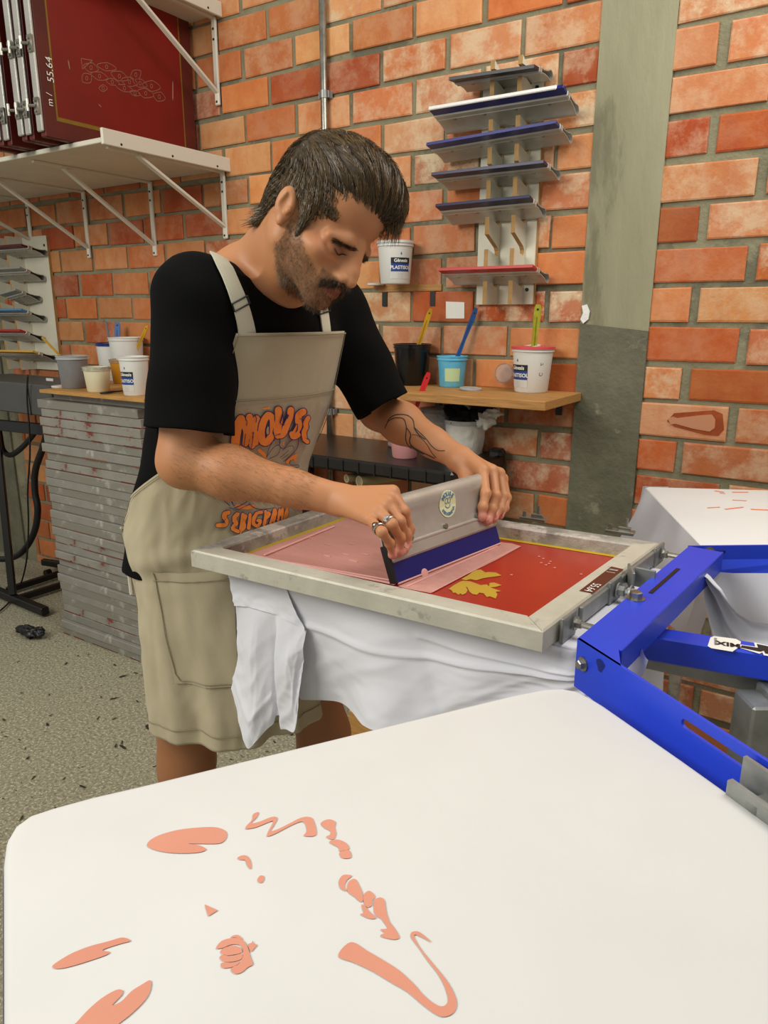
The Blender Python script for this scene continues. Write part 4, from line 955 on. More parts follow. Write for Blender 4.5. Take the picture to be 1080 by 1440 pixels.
# front pallet, nearest the lens
ZF=ZPL
fp=[(4,1700),(4,1300),(4,1210),(8,1180),(20,1160),(42,1144),(75,1133),(130,1118),(200,1102),(460,1039),(720,976),(765,967),(790,966),(812,970),(832,980),(850,991),(960,1067),(1080,1152),(1240,1265),(1310,1320),(1330,1380),(1300,1700)]
P=[onz(x,y,ZF) for x,y in fp]
fs=thing('t_shirt','white T-shirt stretched over the nearest pallet, coral shapes printed on it','t-shirt',sum(P,Vector())/len(P)); fs.location.z=ZF-.2
mb=MB(); slabpoly(mb,[(p.x,p.y) for p in P],ZF-.014,ZF,.006); body_=obj('top_panel',mb,'cloth_white',fs,auto=50)
mb=MB(); skirt(mb,[p for p in P],ZF-.008,.24,.004,10,True,1,.02); obj('hanging_panel',mb,'cloth_hang',fs,smooth=True)
pallet('pallet under the nearest printed T-shirt',shrink2(P) if 'shrink2' in globals() else [p+(sum(P,Vector())/len(P)-p)*.04 for p in P],ZF-.014)
def pr(name,poly,sc,ox,oy,m='print',smooth=True):
    q=[(ox+x/sc,oy+y/sc) for x,y in poly]
    if smooth: q=[(v.x,v.y) for v in smoothpath([Vector((a,b,0)) for a,b in q],5,True)]
    mb=MB(); flat(mb,q,ZF,.0007); return obj(name,mb,m,body_)
A4=(3.6,60,1120); A5=(2.7,280,1120)
pr('print_shape',[(528,248),(548,222),(600,196),(690,172),(800,160),(880,160),(925,178),(932,205),(915,232),(880,243),(800,243),(737,243),(790,250),(828,270),(800,285),(740,291),(660,290),(590,280),(545,265)],*A4)
pr('print_shape',[(50,862),(80,838),(150,797),(240,762),(330,738),(405,718),(445,735),(400,748),(330,770),(303,784),(338,790),(325,805),(250,832),(160,860),(100,874),(62,875)],*A4)
pr('print_shape',[(120,1200),(172,1148),(230,1085),(300,1025),(370,985),(403,985),(400,1010),(352,1062),(400,1040),(450,990),(500,958),(546,935),(545,985),(515,1040),(450,1105),(390,1152),(330,1200)],*A4)
pr('print_shape',[(820,550),(887,580),(838,611)],*A4,smooth=False)
pr('print_shape',[(986,314),(1010,302),(1035,305),(1052,330),(1056,368),(1046,366),(1032,345),(1025,326),(1000,324)],*A4)
pr('print_shape',[(224,312),(233,303),(245,305),(246,318),(238,330),(226,328),(222,320)],*A5)
def prstroke(pts,ws,sc,ox,oy):
    mb=MB(); q=[onz(ox+x/sc,oy+y/sc,ZF) for x,y in pts]; q=smoothpath(q,5); ww=np.interp(np.linspace(0,1,len(q)),np.linspace(0,1,len(ws)),ws)
    for k,poly in enumerate(strokepoly([(v.x,v.y) for v in q],[w for w in ww])): mb.add([(v.x,v.y,ZF+.0007+k*1e-7) for v in poly],[tuple(range(len(poly)))])
    return obj('print_shape',mb,'print',body_)
k5=.7/1030/2.7   # crop pixels to metres, roughly
pr('print_shape',[(205,70),(226,62),(218,82),(198,104),(230,98),(270,82),(292,80),(296,90),(284,112),(272,134),(300,126),(345,104),(385,84),(415,80),(434,92),(444,148),(398,152),(408,135),(404,110),(390,98),(360,108),(320,128),(285,146),(258,154),(262,136),(276,110),(280,96),(255,104),(215,120),(178,126),(180,114),(200,92)],*A5,smooth=True)
pr('print_shape',[(462,104),(480,92),(500,90),(518,100),(515,120),(520,145),(508,166),(482,156),(496,148),(498,134),(476,122)],*A5)
pr('print_shape',[(494,176),(520,166),(550,174),(568,192),(566,204),(534,210),(528,196)],*A5)
pr('print_shape',[(534,214),(568,206),(578,232),(560,238),(540,234)],*A5)
pr('print_shape',[(532,318),(545,302),(562,300),(580,304),(560,322),(552,345),(560,362),(540,354),(531,338)],*A5)
pr('print_shape',[(562,348),(568,326),(592,316),(610,345),(620,370),(622,398),(612,402),(590,384),(566,366)],*A5)
pr('print_shape',[(624,378),(640,362),(652,364),(668,382),(658,400),(656,416),(640,424),(626,408)],*A5)
pr('print_shape',[(663,410),(668,394),(688,386),(704,398),(710,436),(722,476),(745,508),(760,538),(740,546),(700,538),(688,530),(704,520),(688,508),(714,504),(708,490),(692,468),(676,458),(664,440)],*A5)
pr('print_shape',[(616,415),(630,418),(645,438),(672,464),(645,466),(612,450),(624,444)],*A5)
pr('print_shape',[(576,556),(640,590),(700,625),(760,664),(815,715),(850,755),(890,788),(920,800),(940,790),(944,765),(930,720),(905,675),(870,630),(835,580),(806,540),(804,522),(818,515),(840,520),(882,556),(850,540),(822,528),(818,540),(845,585),(890,640),(935,695),(965,745),(978,790),(965,825),(930,840),(895,828),(850,795),(790,745),(730,710),(660,668),(590,635),(528,608)],*A5,smooth=True)
# the round bunch and its lobes
pr('print_shape',[(64,580),(80,556),(105,544),(140,540),(170,552),(184,575),(196,615),(204,640),(185,652),(160,672),(135,676),(120,660),(130,650),(150,640),(166,612),(165,580),(150,566),(120,566),(90,578)],*A5)
pr('print_shape',[(80,592),(100,576),(135,570),(160,580),(160,596),(130,604),(98,606)],*A5)
pr('print_shape',[(78,614),(92,604),(120,610),(162,600),(160,620),(130,630),(95,630)],*A5)
pr('print_shape',[(82,640),(92,634),(130,634),(156,626),(145,642),(120,652),(90,654)],*A5)
pr('print_shape',[(118,540),(132,530),(150,530),(166,546),(150,542),(135,538)],*A5)
pr('print_shape',[(186,566),(200,558),(204,550),(208,562),(220,566),(208,582),(196,592)],*A5)
# middle pallet under the silkscreen
P=[WN(s,n,ZPL) for s,n in [(-.845,.835),(-.40,.832),(-.262,.835),(-.25,.85),(-.218,1.19),(-.228,1.205),(-.84,1.195),(-.855,1.18),(-.86,.85)]]
ms=thing('t_shirt','white T-shirt on the pallet under the silkscreen, sleeve hanging by the apron','t-shirt',WN(-.5,1.0,ZPL-.25))
mb=MB(); slabpoly(mb,[(p.x,p.y) for p in P],ZPL-.012,ZPL,.004); obj('top_panel',mb,'cloth_hang',ms,auto=50)
pallet('pallet under the silkscreen in the middle of the press',[p+(sum(P,Vector())/len(P)-p)*.03 for p in P],ZPL-.012)
def sheet(mb,top,bot,left=None,right=None,n0=.84,nu=70,nv=40,fold=None,seed=0):
    """cloth between a top and a bottom edge traced in the photo, hanging near the plane n0"""
    T=resample([(q if isinstance(q,Vector) else onn(q[0],q[1],n0)) for q in top],nu); B=resample(smoothpath([onn(x,y,n0) for x,y in bot],6),nu)
    rows=[]
    for i in range(nv+1):
        f=i/nv; row=[]
        for j in range(nu):
            u=j/(nu-1); p=T[j].lerp(B[j],f)
            if left is not None:
                lx=np.interp(f,[q[0] for q in left],[q[1] for q in left]); p=p+DD*lx*(1-u)**3
            d=(fold(u,f) if fold else 0)+.0022*f**.5*(1-abs(noise.noise(Vector((u*nu*.055+f*3.5,f*2.2,seed+nu))))*3.2)+.001*(1-abs(noise.noise(Vector((u*nu*.12-f*4,f*9,seed+3))))*3)*f
            row.append(p-NN*d)
        rows.append(row)
    mb.grid(rows)
def g(x,c,w): return math.exp(-((x-c)/w)**2)
def fbody(u,f):
    d=.004+.022*f*g(u,.30,.10)+.014*f*g(u,.55,.09)-.012*f*g(u,.42,.06)-.02*f*g(u,.12,.08)+.012*f*g(u,.78,.07)-.01*f*g(u,.9,.04)
    d+=.006*f*math.sin(9*u+4*f)+.004*noise.noise(Vector((u*7,f*4,2)))*f
    uc=.40+.06*f; d+=.020*f/(1+math.exp((u-uc)/.008))*g(u,uc-.1,.16)
    d+=.006*g(f,.34+.16*u+.1*u*u,.025)*(1-.3*u)            # the seam across the body
    d+=.004*g(f,.22+.55*(u-.4),.03)*(u>.42)
    return d
mb=MB(); sheet(mb,[WN(-.757,.835,ZPL-.002),WN(-.262,.835,ZPL-.002),WN(-.250,.85,ZPL-.002),WN(-.238,.96,ZPL-.002)],[(422,984),(450,990),(480,998),(515,1003),(560,1008),(600,1006),(640,1000),(720,990),(800,985),(860,975),(900,955),(914,925)],n0=.835,fold=fbody,nu=110,nv=50); bd_=obj('body_panel',mb,'cloth_hang',ms,smooth=True)
def fsl(u,f):
    w=min(1,f*3); return .004+w*(float(np.interp(u,[0,.12,.30,.36,.56,.62,.80,1],[0,.012,.030,.028,.004,.034,.036,.026]))-.017)+.0035*math.sin(8*u+6*f)*f+.003*math.exp(-((f-.62-.25*(1-u))/.03)**2)*(u<.5)
SEAM=[(334,850),(348,851),(372,856),(400,866),(425,881),(433,886)]
mb=MB(); sheet(mb,[WN(-.862,.835,ZPL-.002),WN(-.74,.835,ZPL-.002)],SEAM,n0=.829,fold=lambda u,f:.004+.002*f+.0015*noise.noise(Vector((u*3,f*3,1))),nu=60,nv=16); obj('yoke',mb,'cloth_hang',ms,smooth=True)
mb=MB(); sheet(mb,SEAM,[(318,972),(330,993),(345,1020),(359,1044),(368,1038),(378,1024),(384,1018),(386,1008),(400,1018),(412,1019),(425,1021),(430,1000),(434,950)],left=[(0,0),(.3,-.004),(.6,.004),(1,0)],n0=.828,fold=fsl,nu=110,nv=50); obj('sleeve',mb,'cloth_hang',ms,smooth=True)
# back skirt so the shirt wraps the pallet
mb=MB(); skirt(mb,[WN(s,n,ZPL) for s,n in[(-.25,.86),(-.218,1.19),(-.84,1.195),(-.86,.85)]],ZPL-.006,.2,.005,10,False,3,.0); obj('back_panel',mb,'cloth_hang',ms,smooth=True)
# right pallet
P1=onz(905,684,ZPL); u_=Vector((math.cos(R(30)),math.sin(R(30)),0)); P2=onz(982,763,ZPL); v_=(P2-P1).normalized()
u_=Vector((-v_.y,v_.x,0)); 
if u_.x<0: u_=-u_
Lr,Wr=.56,.42
def rr(a,b): return P1+u_*a+v_*b
P=[rr(.012,0),rr(Wr-.03,0),rr(Wr,.03),rr(Wr,Lr),rr(0,Lr),rr(0,.012)]
rs=thing('t_shirt','white T-shirt over the far right pallet against the brick wall','t-shirt',rr(Wr/2,Lr/2)-UP*.25)
mb=MB(); slabpoly(mb,[(p.x,p.y) for p in P],ZPL-.014,ZPL,.006); rb=obj('top_panel',mb,'cloth_white',rs,auto=50)
pallet('pallet under the far right T-shirt',[p+(sum(P,Vector())/len(P)-p)*.03 for p in P],ZPL-.014)
mb=MB()
for (x0,y0,x1,y1,w) in [(1005,690,1018,692,.006),(1030,692,1052,692,.006),(1030,703,1050,704,.004),(995,714,1012,713,.004),(1020,716,1045,713,.005),(1056,716,1080,717,.006),(1012,693,1020,694,.004)]:
    a=onz(x0,y0,ZPL+.0008); b=onz(x1,y1,ZPL+.0008); mb.bar(a,b,w,.0006)
obj('print_shape',mb,'print_orange',rb)
# left side hanging cloth, bunched at the far corner
def sheetw(mb,T,B,fold,nu=60,nv=30,dirv=None):
    T=resample(T,nu);B=resample(smoothpath(B,6),nu); rows=[]
    for i in range(nv+1):
        f=i/nv; rows.append([T[j].lerp(B[j],f)+dirv*fold(j/(nu-1),f) for j in range(nu)])
    mb.grid(rows)
T=[rr(.06,-.004),rr(-.002,-.002),rr(-.002,.25),rr(-.002,Lr)]
Bq=[rr(.06,-.03)-UP*.20,rr(-.05,-.05)-UP*.21,rr(-.075,.03)-UP*.2,rr(-.04,.12)-UP*.2,rr(-.02,.25)-UP*.2,rr(-.0,Lr)-UP*.2]
mb=MB(); sheetw(mb,T,Bq,lambda u,f:f*(.014*math.sin(26*u+2)+.01*math.sin(11*u+f*4)+.012*noise.noise(Vector((u*9,f*3,4)))),100,34,-u_); obj('side_panel',mb,'cloth_hang',rs,smooth=True)
# near swag below the blue arm: traced edge to edge, hanging from the hub end of the pallet
nsw=sn(onz(985,790,ZPL))[1]
T=[onn(x,y,1.16) for x,y in [(988,800),(1000,806),(1018,822),(1040,858),(1058,872),(1085,878),(1130,885)]]
B=[onn(x,y,1.16) for x,y in [(990,800),(991,830),(995,850),(1003,880),(1010,900),(1040,945),(1085,976),(1130,990)]]
mb=MB(); sheetw(mb,T,B,lambda u,f:.012*math.sin(6*u+5*f)+.01*math.sin(14*f+3*u)+.004,60,30,-NN); obj('swag',mb,'cloth_hang',rs,smooth=True)
mb=MB(); T=[rr(0,Lr-.01)-UP*.01,rr(Wr,Lr-.01)-UP*.01]; B=[rr(0,Lr-.02)-UP*.16,rr(Wr/2,Lr-.02)-UP*.17,rr(Wr,Lr-.02)-UP*.16]; 
T=[onn(x,y,1.24) for x,y in [(985,802),(1030,806),(1150,806)]]; B=[onn(x,y,1.24) for x,y in [(1000,850),(1030,880),(1080,905),(1150,915)]]
sheetw(mb,T,B,lambda u,f:f*.01*math.sin(12*u),50,12,v_); obj('back_layer',mb,'cloth_hang',rs,smooth=True)
# press stand: hub column, arms under the pallets and a leg
hub=VW(.93,.66,0)
t=thing('press_stand','grey steel column and arms that carry the pallets of the press','press stand',hub)
mb=MB(); mb.tube([hub+UP*.0,hub+UP*(ZPL-.12)],.07,24); obj('column',mb,'galv',t,auto=40)
mb=MB(); mb.lathe([(0,0),(.2,0),(.2,.03),(0,.03)],32,X=Matrix.Translation(hub+UP*(ZPL-.12))); obj('hub_disc',mb,'galv',t,auto=40)
for c in (WN(-.5,1.0,0),rr(Wr/2,Lr/2),VW(.05,.36,0)):
    c=Vector((c.x,c.y,ZPL-.06)); mb=MB(); h=hub+UP*(ZPL-.06); mb.bar(h,c,.04,.05,bev=.003); obj('arm',mb,'galv',t)
for a in (20,110,200,290):
    d=Vector((math.cos(R(a)),math.sin(R(a)),0)); mb=MB(); mb.bar(hub+UP*.03,hub+d*.42+UP*.03,.05,.05,bev=.004); obj('foot',mb,'galv',t)
bx_=onz(1066,1030,HC-.62)
mb=MB(); cc=atZ(1075,1040,.95); mb.box((0,0,0),(.07,.05,.12),.003,X=frame(cc,rot=Matrix.Rotation(.6,3,'Z'))); mb.box((0.02,0,.06),(.05,.06,.02),.003,X=frame(cc,rot=Matrix.Rotation(.6,3,'Z'))); obj('arm_bracket',mb,'galv',t)
# a second frame leaning by the wall behind the press, only its edge shows
pl=onn(928,940,1.7); t=thing('leaning_frame','grey frame edge standing behind the blue yoke against the bricks','frame',Vector((pl.x,pl.y,0)))
mb=MB(); mb.box((0,0,0),(.03,.035,pl.z+.2),.002,X=frame(Vector((pl.x-.012,1.7,(pl.z+.2)/2)))); obj('rail',mb,'alu_frame',t)
mb=MB(); mb.box((0,0,0),(.025,.03,pl.z+.2),.002,X=frame(Vector((pl.x+.03,1.74,(pl.z+.2)/2)))); obj('rail',mb,'alu_worn',t)
# crate and bits on the floor below the shirt
p=onz(528,1012,.12); t=thing('wooden_crate','low plywood crate on the floor below the hanging shirt','crate',Vector((p.x,p.y,0)))
mb=MB(); mb.box((p.x,p.y+.1,.06),(.22,.2,.12),.003); obj('box_side',mb,'wood_side',t)
# ================================================================ signed-distance modelling for the figure
import openvdb
class SDF:
    def __init__(s): s.p=[]
    def cone(s,a,b,ra,rb,k=.01,op=1,X=None):
        if X is not None: a=X@Vector(a);b=X@Vector(b)
        s.p.append(('c',np.array(a,float),np.array(b,float),ra,rb,k,op)); return s
    def ell(s,c,r,k=.01,op=1,X=None,rot=None):
        Rm=np.eye(3)
        if X is not None: c=X@Vector(c); Rm=np.array(X.to_3x3())
        if rot is not None: Rm=Rm@np.array(rot.to_3x3() if len(rot)==4 else rot)
        s.p.append(('e',np.array(c,float),Rm,np.array(r,float),0,k,op)); return s
    def loft(s,rows,cn,k=.02,off=0,op=1):
        s.p.append(('l',np.array(rows,float),cn,off,0,k,op)); return s
    def plane(s,p,n,k=.004):
        s.p.append(('h',np.array(p,float),np.array(n,float),0,0,k,-1)); return s
    def prim(s,q,P):
        t=q[0]
        if t=='c':
            a,b,ra,rb=q[1:5]; ba=b-a; L2=max((ba**2).sum(),1e-12); h=np.clip(((P-a)@ba)/L2,0,1)
            return np.sqrt(((P-a-h[...,None]*ba)**2).sum(-1))-(ra+(rb-ra)*h)
        if t=='e':
            L=(P-q[1])@q[2]; r=q[3]; k0=np.sqrt(((L/r)**2).sum(-1)); k1=np.sqrt(((L/(r*r))**2).sum(-1))
            return k0*(k0-1)/np.maximum(k1,1e-6)
        if t=='l':
            R_=q[1]; z=P[...,2]; zz=R_[::-1,0]; c=np.interp(z,zz,R_[::-1,1]); b=np.interp(z,zz,R_[::-1,2])+q[3]; a=np.interp(z,zz,R_[::-1,3])+q[3]
            x=(P[...,0]-c)/b; y=(P[...,1]-q[2])/a; k0=np.sqrt(x*x+y*y); k1=np.sqrt((x/b)**2+(y/a)**2)
            d=k0*(k0-1)/np.maximum(k1,1e-6); d=np.where(k0<.2,-.8*np.minimum(a,b),d)
            dz=np.maximum(z-zz[-1],zz[0]-z)-q[3]*0
            return np.where(dz>0,np.maximum(d,dz),np.maximum(d,dz))
        if t=='h': return (P-q[1])@q[2]
    def ev(s,P,prims=None):
        d=np.full(P.shape[:-1],1.0)
        for q in (s.p if prims is None else prims):
            e=s.prim(q,P); k=q[5]
            if q[6]==1: h=np.clip(.5+.5*(d-e)/k,0,1); d=d+(e-d)*h-k*h*(1-h)
            else: e=-e; h=np.clip(.5+.5*(e-d)/k,0,1); d=d+(e-d)*h+k*h*(1-h)
        return d
    def mesh(s,lo,hi,h,disp=None,cs=40):
        g=openvdb.FloatGrid(background=h*3); g.transform=openvdb.createLinearTransform(voxelSize=h); g.gridClass=openvdb.GridClass.LEVEL_SET
        I0=np.floor(np.array(lo)/h).astype(int); I1=np.ceil(np.array(hi)/h).astype(int)
        R_=cs*h*.87+.03
        for i in range(I0[0],I1[0],cs):
            for j in range(I0[1],I1[1],cs):
                for k in range(I0[2],I1[2],cs):
                    c=(np.array([i,j,k])+cs/2)*h
                    near=[q for q in s.p if q[6]==-1 and abs(float(s.prim(q,c[None])[0]))<R_+.02 or q[6]==1 and float(s.prim(q,c[None])[0])<R_ or q[6]==-1 and float(s.prim(q,c[None])[0])<R_]
                    if not any(q[6]==1 for q in near): continue
                    dc=float(s.ev(c[None],near)[0])
                    ax_=[(np.arange(cs)+o)*h for o in (i,j,k)]
                    P=np.stack(np.meshgrid(*ax_,indexing='ij'),-1)
                    d=s.ev(P,near)
                    if disp is not None and np.abs(d).min()<h*4: d=d+disp(P)
                    if d.min()>h*3: continue
                    g.copyFromArray(np.clip(d,-3*h,3*h).astype(np.float32),ijk=(i,j,k))
        g.prune()
        pts,tris,quads=g.convertToPolygons(0,0) if False else (None,None,None)
        pts,quads=g.convertToQuads(0)
        return pts,quads[:,::-1]
def sdfobj(name,pts,quads,m,parent,relax=0):
    base=wloc(parent); me=bpy.data.meshes.new(name); 
    v=(pts-np.array(base)).astype(np.float32)
    me.vertices.add(len(v)); me.vertices.foreach_set('co',v.ravel()); n=len(quads)
    me.loops.add(n*4); me.loops.foreach_set('vertex_index',quads.astype(np.int32).ravel()); me.polygons.add(n); me.polygons.foreach_set('loop_start',np.arange(0,4*n,4,dtype=np.int32)); me.polygons.foreach_set('use_smooth',np.ones(n,bool))
    me.update(calc_edges=True); me.validate()
    for q in (m if isinstance(m,list) else [m]): me.materials.append(M[q])
    o=bpy.data.objects.new(name,me); C.objects.link(o); o.parent=parent; return o
def smoothverts(pts,quads,it=2,f=.5):
    n=len(pts); P=pts.astype(np.float64)
    e=np.concatenate([quads[:,[0,1]],quads[:,[1,2]],quads[:,[2,3]],quads[:,[3,0]]]); 
    for q in range(it):
        for ff in (f,-f*1.04):
            S=np.zeros((n,3)); 
            for a in range(3): S[:,a]=np.bincount(e[:,0],P[e[:,1],a],n)+np.bincount(e[:,1],P[e[:,0],a],n)
            c=np.bincount(e[:,0],minlength=n)+np.bincount(e[:,1],minlength=n)
            P=P+ff*(S/np.maximum(c,1)[:,None]-P)
    return P
def bvh_of(pts,quads): return BVHTree.FromPolygons([Vector(p) for p in pts],[tuple(q) for q in quads])
def bvh_obj(o):
    L=wloc(o); me=o.data; return BVHTree.FromPolygons([v.co+L for v in me.vertices],[tuple(p.vertices) for p in me.polygons])
def hit(b,x,y):
    r=ray(x,y).normalized(); h=b.ray_cast(CAM,r); return (h[0],h[1]) if h[0] is not None else (None,None)
# ---------------------------------------------------------------- frames
HZ=1.135
Rc=np.array([[.70826,.43837,.55335],[-.61566,0,.78801],[.34544,-.89879,.26989]])
def c2w(v): return CR*v[0]+CU*v[1]-CF*v[2]
HF=c2w(Rc[:,0]).normalized(); HU=c2w(Rc[:,2]).normalized(); HU=(HU-HF*HU.dot(HF)).normalized(); HL=HU.cross(HF)
HX=Matrix((HF,HL,HU)).transposed().to_4x4(); HX.translation=atZ(443,317,HZ)
HXi=HX.inverted()
def wp(d,n,z): return Vector((d,n,z))
man=thing('person','man in a black T-shirt and beige printed apron bending over the press, pulling a squeegee','person',wp(-1.06,1.0,0))
mat('skin','b67a54',.5,spec=.4,sss=.12,attr='skin',bump=.05,bscale=400)
mat('shirt_black','070707',.95,bump=.12,bscale=600,spec=.15); mat('shorts_black','0a0a0b',.9)
mat('apron','b5aa8d',.88,col2='afa487',scale=7,bump=.12,bscale=700,sheen=.1); mat('apron_seam','8f866c',.9); mat('strap','c9c5ae',.85)
mat('hair_dark','2f2415',.55,col2='41331d',scale=60,spec=.4); mat('hair_strand','43331c',.4,spec=.5,col2='68522f',scale=25); mat('beard','33261a',.6,col2='6e5638',scale=300); mat('moustache','2b1d12',.65,col2='4a3623',scale=250)
mat('tattoo_ink','3a3530',.7); mat('ring_silver','c9c8c4',.2,metal=1); mat('ap_orange','ff943c',.6); mat('ap_purple','3c2c66',.6); mat('ap_grey','8c8884',.7)
mat('buckle','1b1b1c',.35); mat('nail','d9a08c',.35)
# ---------------------------------------------------------------- body
B=SDF(); X=HX
# head
B.ell((.004,0,.050),(.083,.072,.080),.02,X=X)
B.ell((.03,0,.052),(.058,.064,.058),.02,X=X)
B.ell((.030,0,-.018),(.055,.053,.062),.02,X=X)
for s in(-1,1):
    B.cone((.0,s*.049,-.040),(.071,s*.014,-.087),.016,.014,.018,X=X)
    B.cone((-.004,s*.056,.0),(-.001,s*.050,-.042),.014,.015,.02,X=X)
    B.ell((.054,s*.044,-.024),(.022,.018,.015),.016,X=X)
    B.cone((.03,s*.040,-.028),(.068,s*.018,-.062),.017,.015,.02,X=X)
B.ell((.075,0,-.087),(.016,.018,.014),.012,X=X)
B.ell((.064,0,-.055),(.030,.030,.024),.014,X=X)
B.cone((.083,-.026,.009),(.083,.026,.009),.010,.010,.012,X=X)
for s in(-1,1): B.cone((.083,s*.024,.008),(.068,s*.048,.002),.009,.007,.012,X=X)
B.ell((.055,0,.055),(.036,.05,.035),.02,X=X)
for s in(-1,1):
    B.ell((.099,s*.034,-.010),(.026,.017,.0115),.010,-1,X=X)
    B.ell((.071,s*.031,-.010),(.0142,.0150,.0125),.004,X=X)
    B.cone((.080,s*.022,.0000),(.073,s*.044,-.003),.0030,.0030,.006,X=X)      # upper lid fold
    B.cone((.080,s*.022,-.023),(.070,s*.043,-.024),.0028,.0028,.007,X=X)
B.cone((.088,0,.012),(.1035,0,-.024),.0100,.0092,.010,X=X)
B.cone((.081,0,-.006),(.092,0,-.030),.016,.015,.010,X=X)
B.cone((.1035,0,-.024),(.1085,0,-.037),.0092,.0098,.006,X=X)
for s in(-1,1):
    B.ell((.097,s*.0130,-.0395),(.012,.0065,.0075),.006,X=X)
    B.ell((.101,s*.0065,-.0465),(.005,.0028,.0035),.003,-1,X=X)
B.cone((.091,-.010,-.058),(.091,.010,-.058),.0055,.0055,.005,X=X); B.cone((.084,-.022,-.062),(.090,-.004,-.058),.004,.0055,.005,X=X); B.cone((.084,.022,-.062),(.090,.004,-.058),.004,.0055,.005,X=X)
B.cone((.088,-.012,-.0685),(.088,.012,-.0685),.006,.006,.005,X=X)
B.cone((.097,-.018,-.0635),(.097,.018,-.0635),.0013,.0013,.003,-1,X=X)
for s in(-1,1):   # ears
    rot=Matrix.Rotation(s*R(-18),3,'Z')@Matrix.Rotation(R(-12),3,'Y')
    B.ell((-.006,s*.076,.002),(.0155,.0075,.0262),.004,X=X,rot=rot)
    B.ell((-.003,s*.0845,.005),(.0092,.0062,.0155),.0025,-1,X=X,rot=rot)
    B.cone((-.009,s*.0825,.016),(-.013,s*.082,-.004),.0022,.0022,.002,X=X)
    B.ell((.006,s*.0795,-.004),(.005,.004,.006),.003,X=X)
    B.ell((.0,s*.076,-.022),(.006,.005,.007),.005,X=X)
nb=wp(-.945,1.0,1.445)
B.cone(HX@Vector((-.030,.0,-.02)),nb,.050,.060,.03)
B.cone(HX@Vector((.0,.0,-.055)),wp(-.875,.995,1.43),.040,.045,.03)
B.cone(HX@Vector((-.02,-.045,-.03)),wp(-.86,.985,1.42),.013,.014,.02)
# torso and shoulders
TR=[(1.45,-.90,.09,.15),(1.37,-.915,.115,.185),(1.25,-.955,.125,.185),(1.12,-1.01,.125,.175),(1.00,-1.05,.130,.178),(.90,-1.05,.14,.18),(.84,-1.05,.13,.17)]
B.loft(TR,1.0,.03,-.02)
RS,RE,RW=wp(-.905,.845,1.42),wp(-.905,.795,1.172),atZ(478,703,1.150)
LS,LE,LW=wp(-.885,1.165,1.41),wp(-.838,1.262,1.212),atZ(648,646,1.352)
B.cone(nb,RS,.06,.055,.04).cone(nb,LS,.06,.055,.04)
B.cone(RS,RE,.052,.041,.02).cone(LS,LE,.050,.041,.02)
def lerp(a,b,t): return a.lerp(b,t)
B.cone(RE,lerp(RE,RW,.3),.040,.041,.02).cone(lerp(RE,RW,.3),lerp(RE,RW,.72),.041,.028,.02)
def wristpair(a,b,side,w,r0,r1):
    B.cone(a+side*w*.5,b+side*w,r0,r1,.012); B.cone(a-side*w*.5,b-side*w,r0,r1,.012)
sdR=(RW-RE).normalized().cross(CF).normalized(); sdL=(LW-LE).normalized().cross(CF).normalized()
wristpair(lerp(RE,RW,.68),RW,sdR,.0085,.026,.0165)
B.cone(LE,lerp(LE,LW,.3),.039,.039,.02).cone(lerp(LE,LW,.3),lerp(LE,LW,.72),.039,.027,.02)
wristpair(lerp(LE,LW,.68),LW,sdL,.006,.025,.0165)
# legs
RH,RK,RA=wp(-1.06,.905,.90),wp(-1.075,.895,.50),wp(-1.11,.90,.09)
LH,LK,LA=wp(-1.0,1.10,.90),wp(-.905,1.14,.50),wp(-.945,1.13,.09)
for h,k,a in((RH,RK,RA),(LH,LK,LA)):
    B.cone(h,k,.085,.054,.03); B.cone(k,lerp(k,a,.3)-DD*.014,.053,.056,.03); B.cone(lerp(k,a,.3)-DD*.014,a,.055,.036,.03)
    B.cone(a-UP*.02,a+DD*.13-UP*.055,.036,.026,.02); B.cone(a-DD*.03-UP*.05,a+DD*.15-UP*.062,.03,.02,.02)
# hands: palm, five fingers each
def hand(wr,side,F,TH,mcp_r,fr,pw=.0):
    for i,ch in enumerate(F):
        pts=[Vector(p) for p in ch]; m=pts[0]; r=fr[i]
        B.cone(lerp(wr,m,-.05)+side*(.008-.0055*i),m,.0145,mcp_r[i],.012)
        for q in range(len(pts)-1):
            a,b=pts[q],pts[q+1]; ra=r*(1.06-.10*q); B.cone(a,b,ra,r*(1.0-.10*(q+1)),.0035)
            B.ell(b,(r*(1.04-.08*q),)*3,.004)
    B.cone(lerp(wr,TH[0],.1),TH[0],.015,.0145,.012)
    for q in range(len(TH)-1): B.cone(TH[q],TH[q+1],.0125-.0012*q,.0115-.0013*q,.006)
def pp(x,y,o): return plateplane(x,y,o)
mR=[atZ(552,692,1.118),atZ(545,706,1.10),atZ(532,717,1.088),atZ(519,730,1.08)]
FR=[[mR[0],pp(568,719,.026),pp(576,744,.019),pp(572,766,.014)],
    [mR[1],pp(562,733,.031),pp(571,753,.021),pp(568,772,.0145)],
    [mR[2],pp(551,737,.039),pp(563,757,.026),pp(562,776,.0155)],
    [mR[3],pp(537,748,.046),pp(548,764,.032),pp(552,780,.019)]]
TRh=[pp(520,706,-.018),pp(545,728,-.024),pp(568,748,-.018)]
hand(RW,sdR,FR,TRh,[.0115,.0115,.0108,.010],[.0086,.0088,.0084,.0076])
mL=[atZ(679,662,1.300),atZ(692,662,1.318),atZ(702,666,1.338),atZ(707,673,1.36)]
FL=[[mL[0],pp(683,694,.020),pp(679,713,.017),pp(678,727,.013)],
    [mL[1],pp(697,697,.020),pp(692,716,.016),pp(686,732,.012)],
    [mL[2],pp(708,698,.012),pp(703,716,.012),pp(694,729,.009)],
    [mL[3],pp(713,700,.0),pp(710,714,.002),pp(703,725,.004)]]
TLh=[pp(660,682,-.028),pp(662,700,-.026),pp(668,716,-.018)]
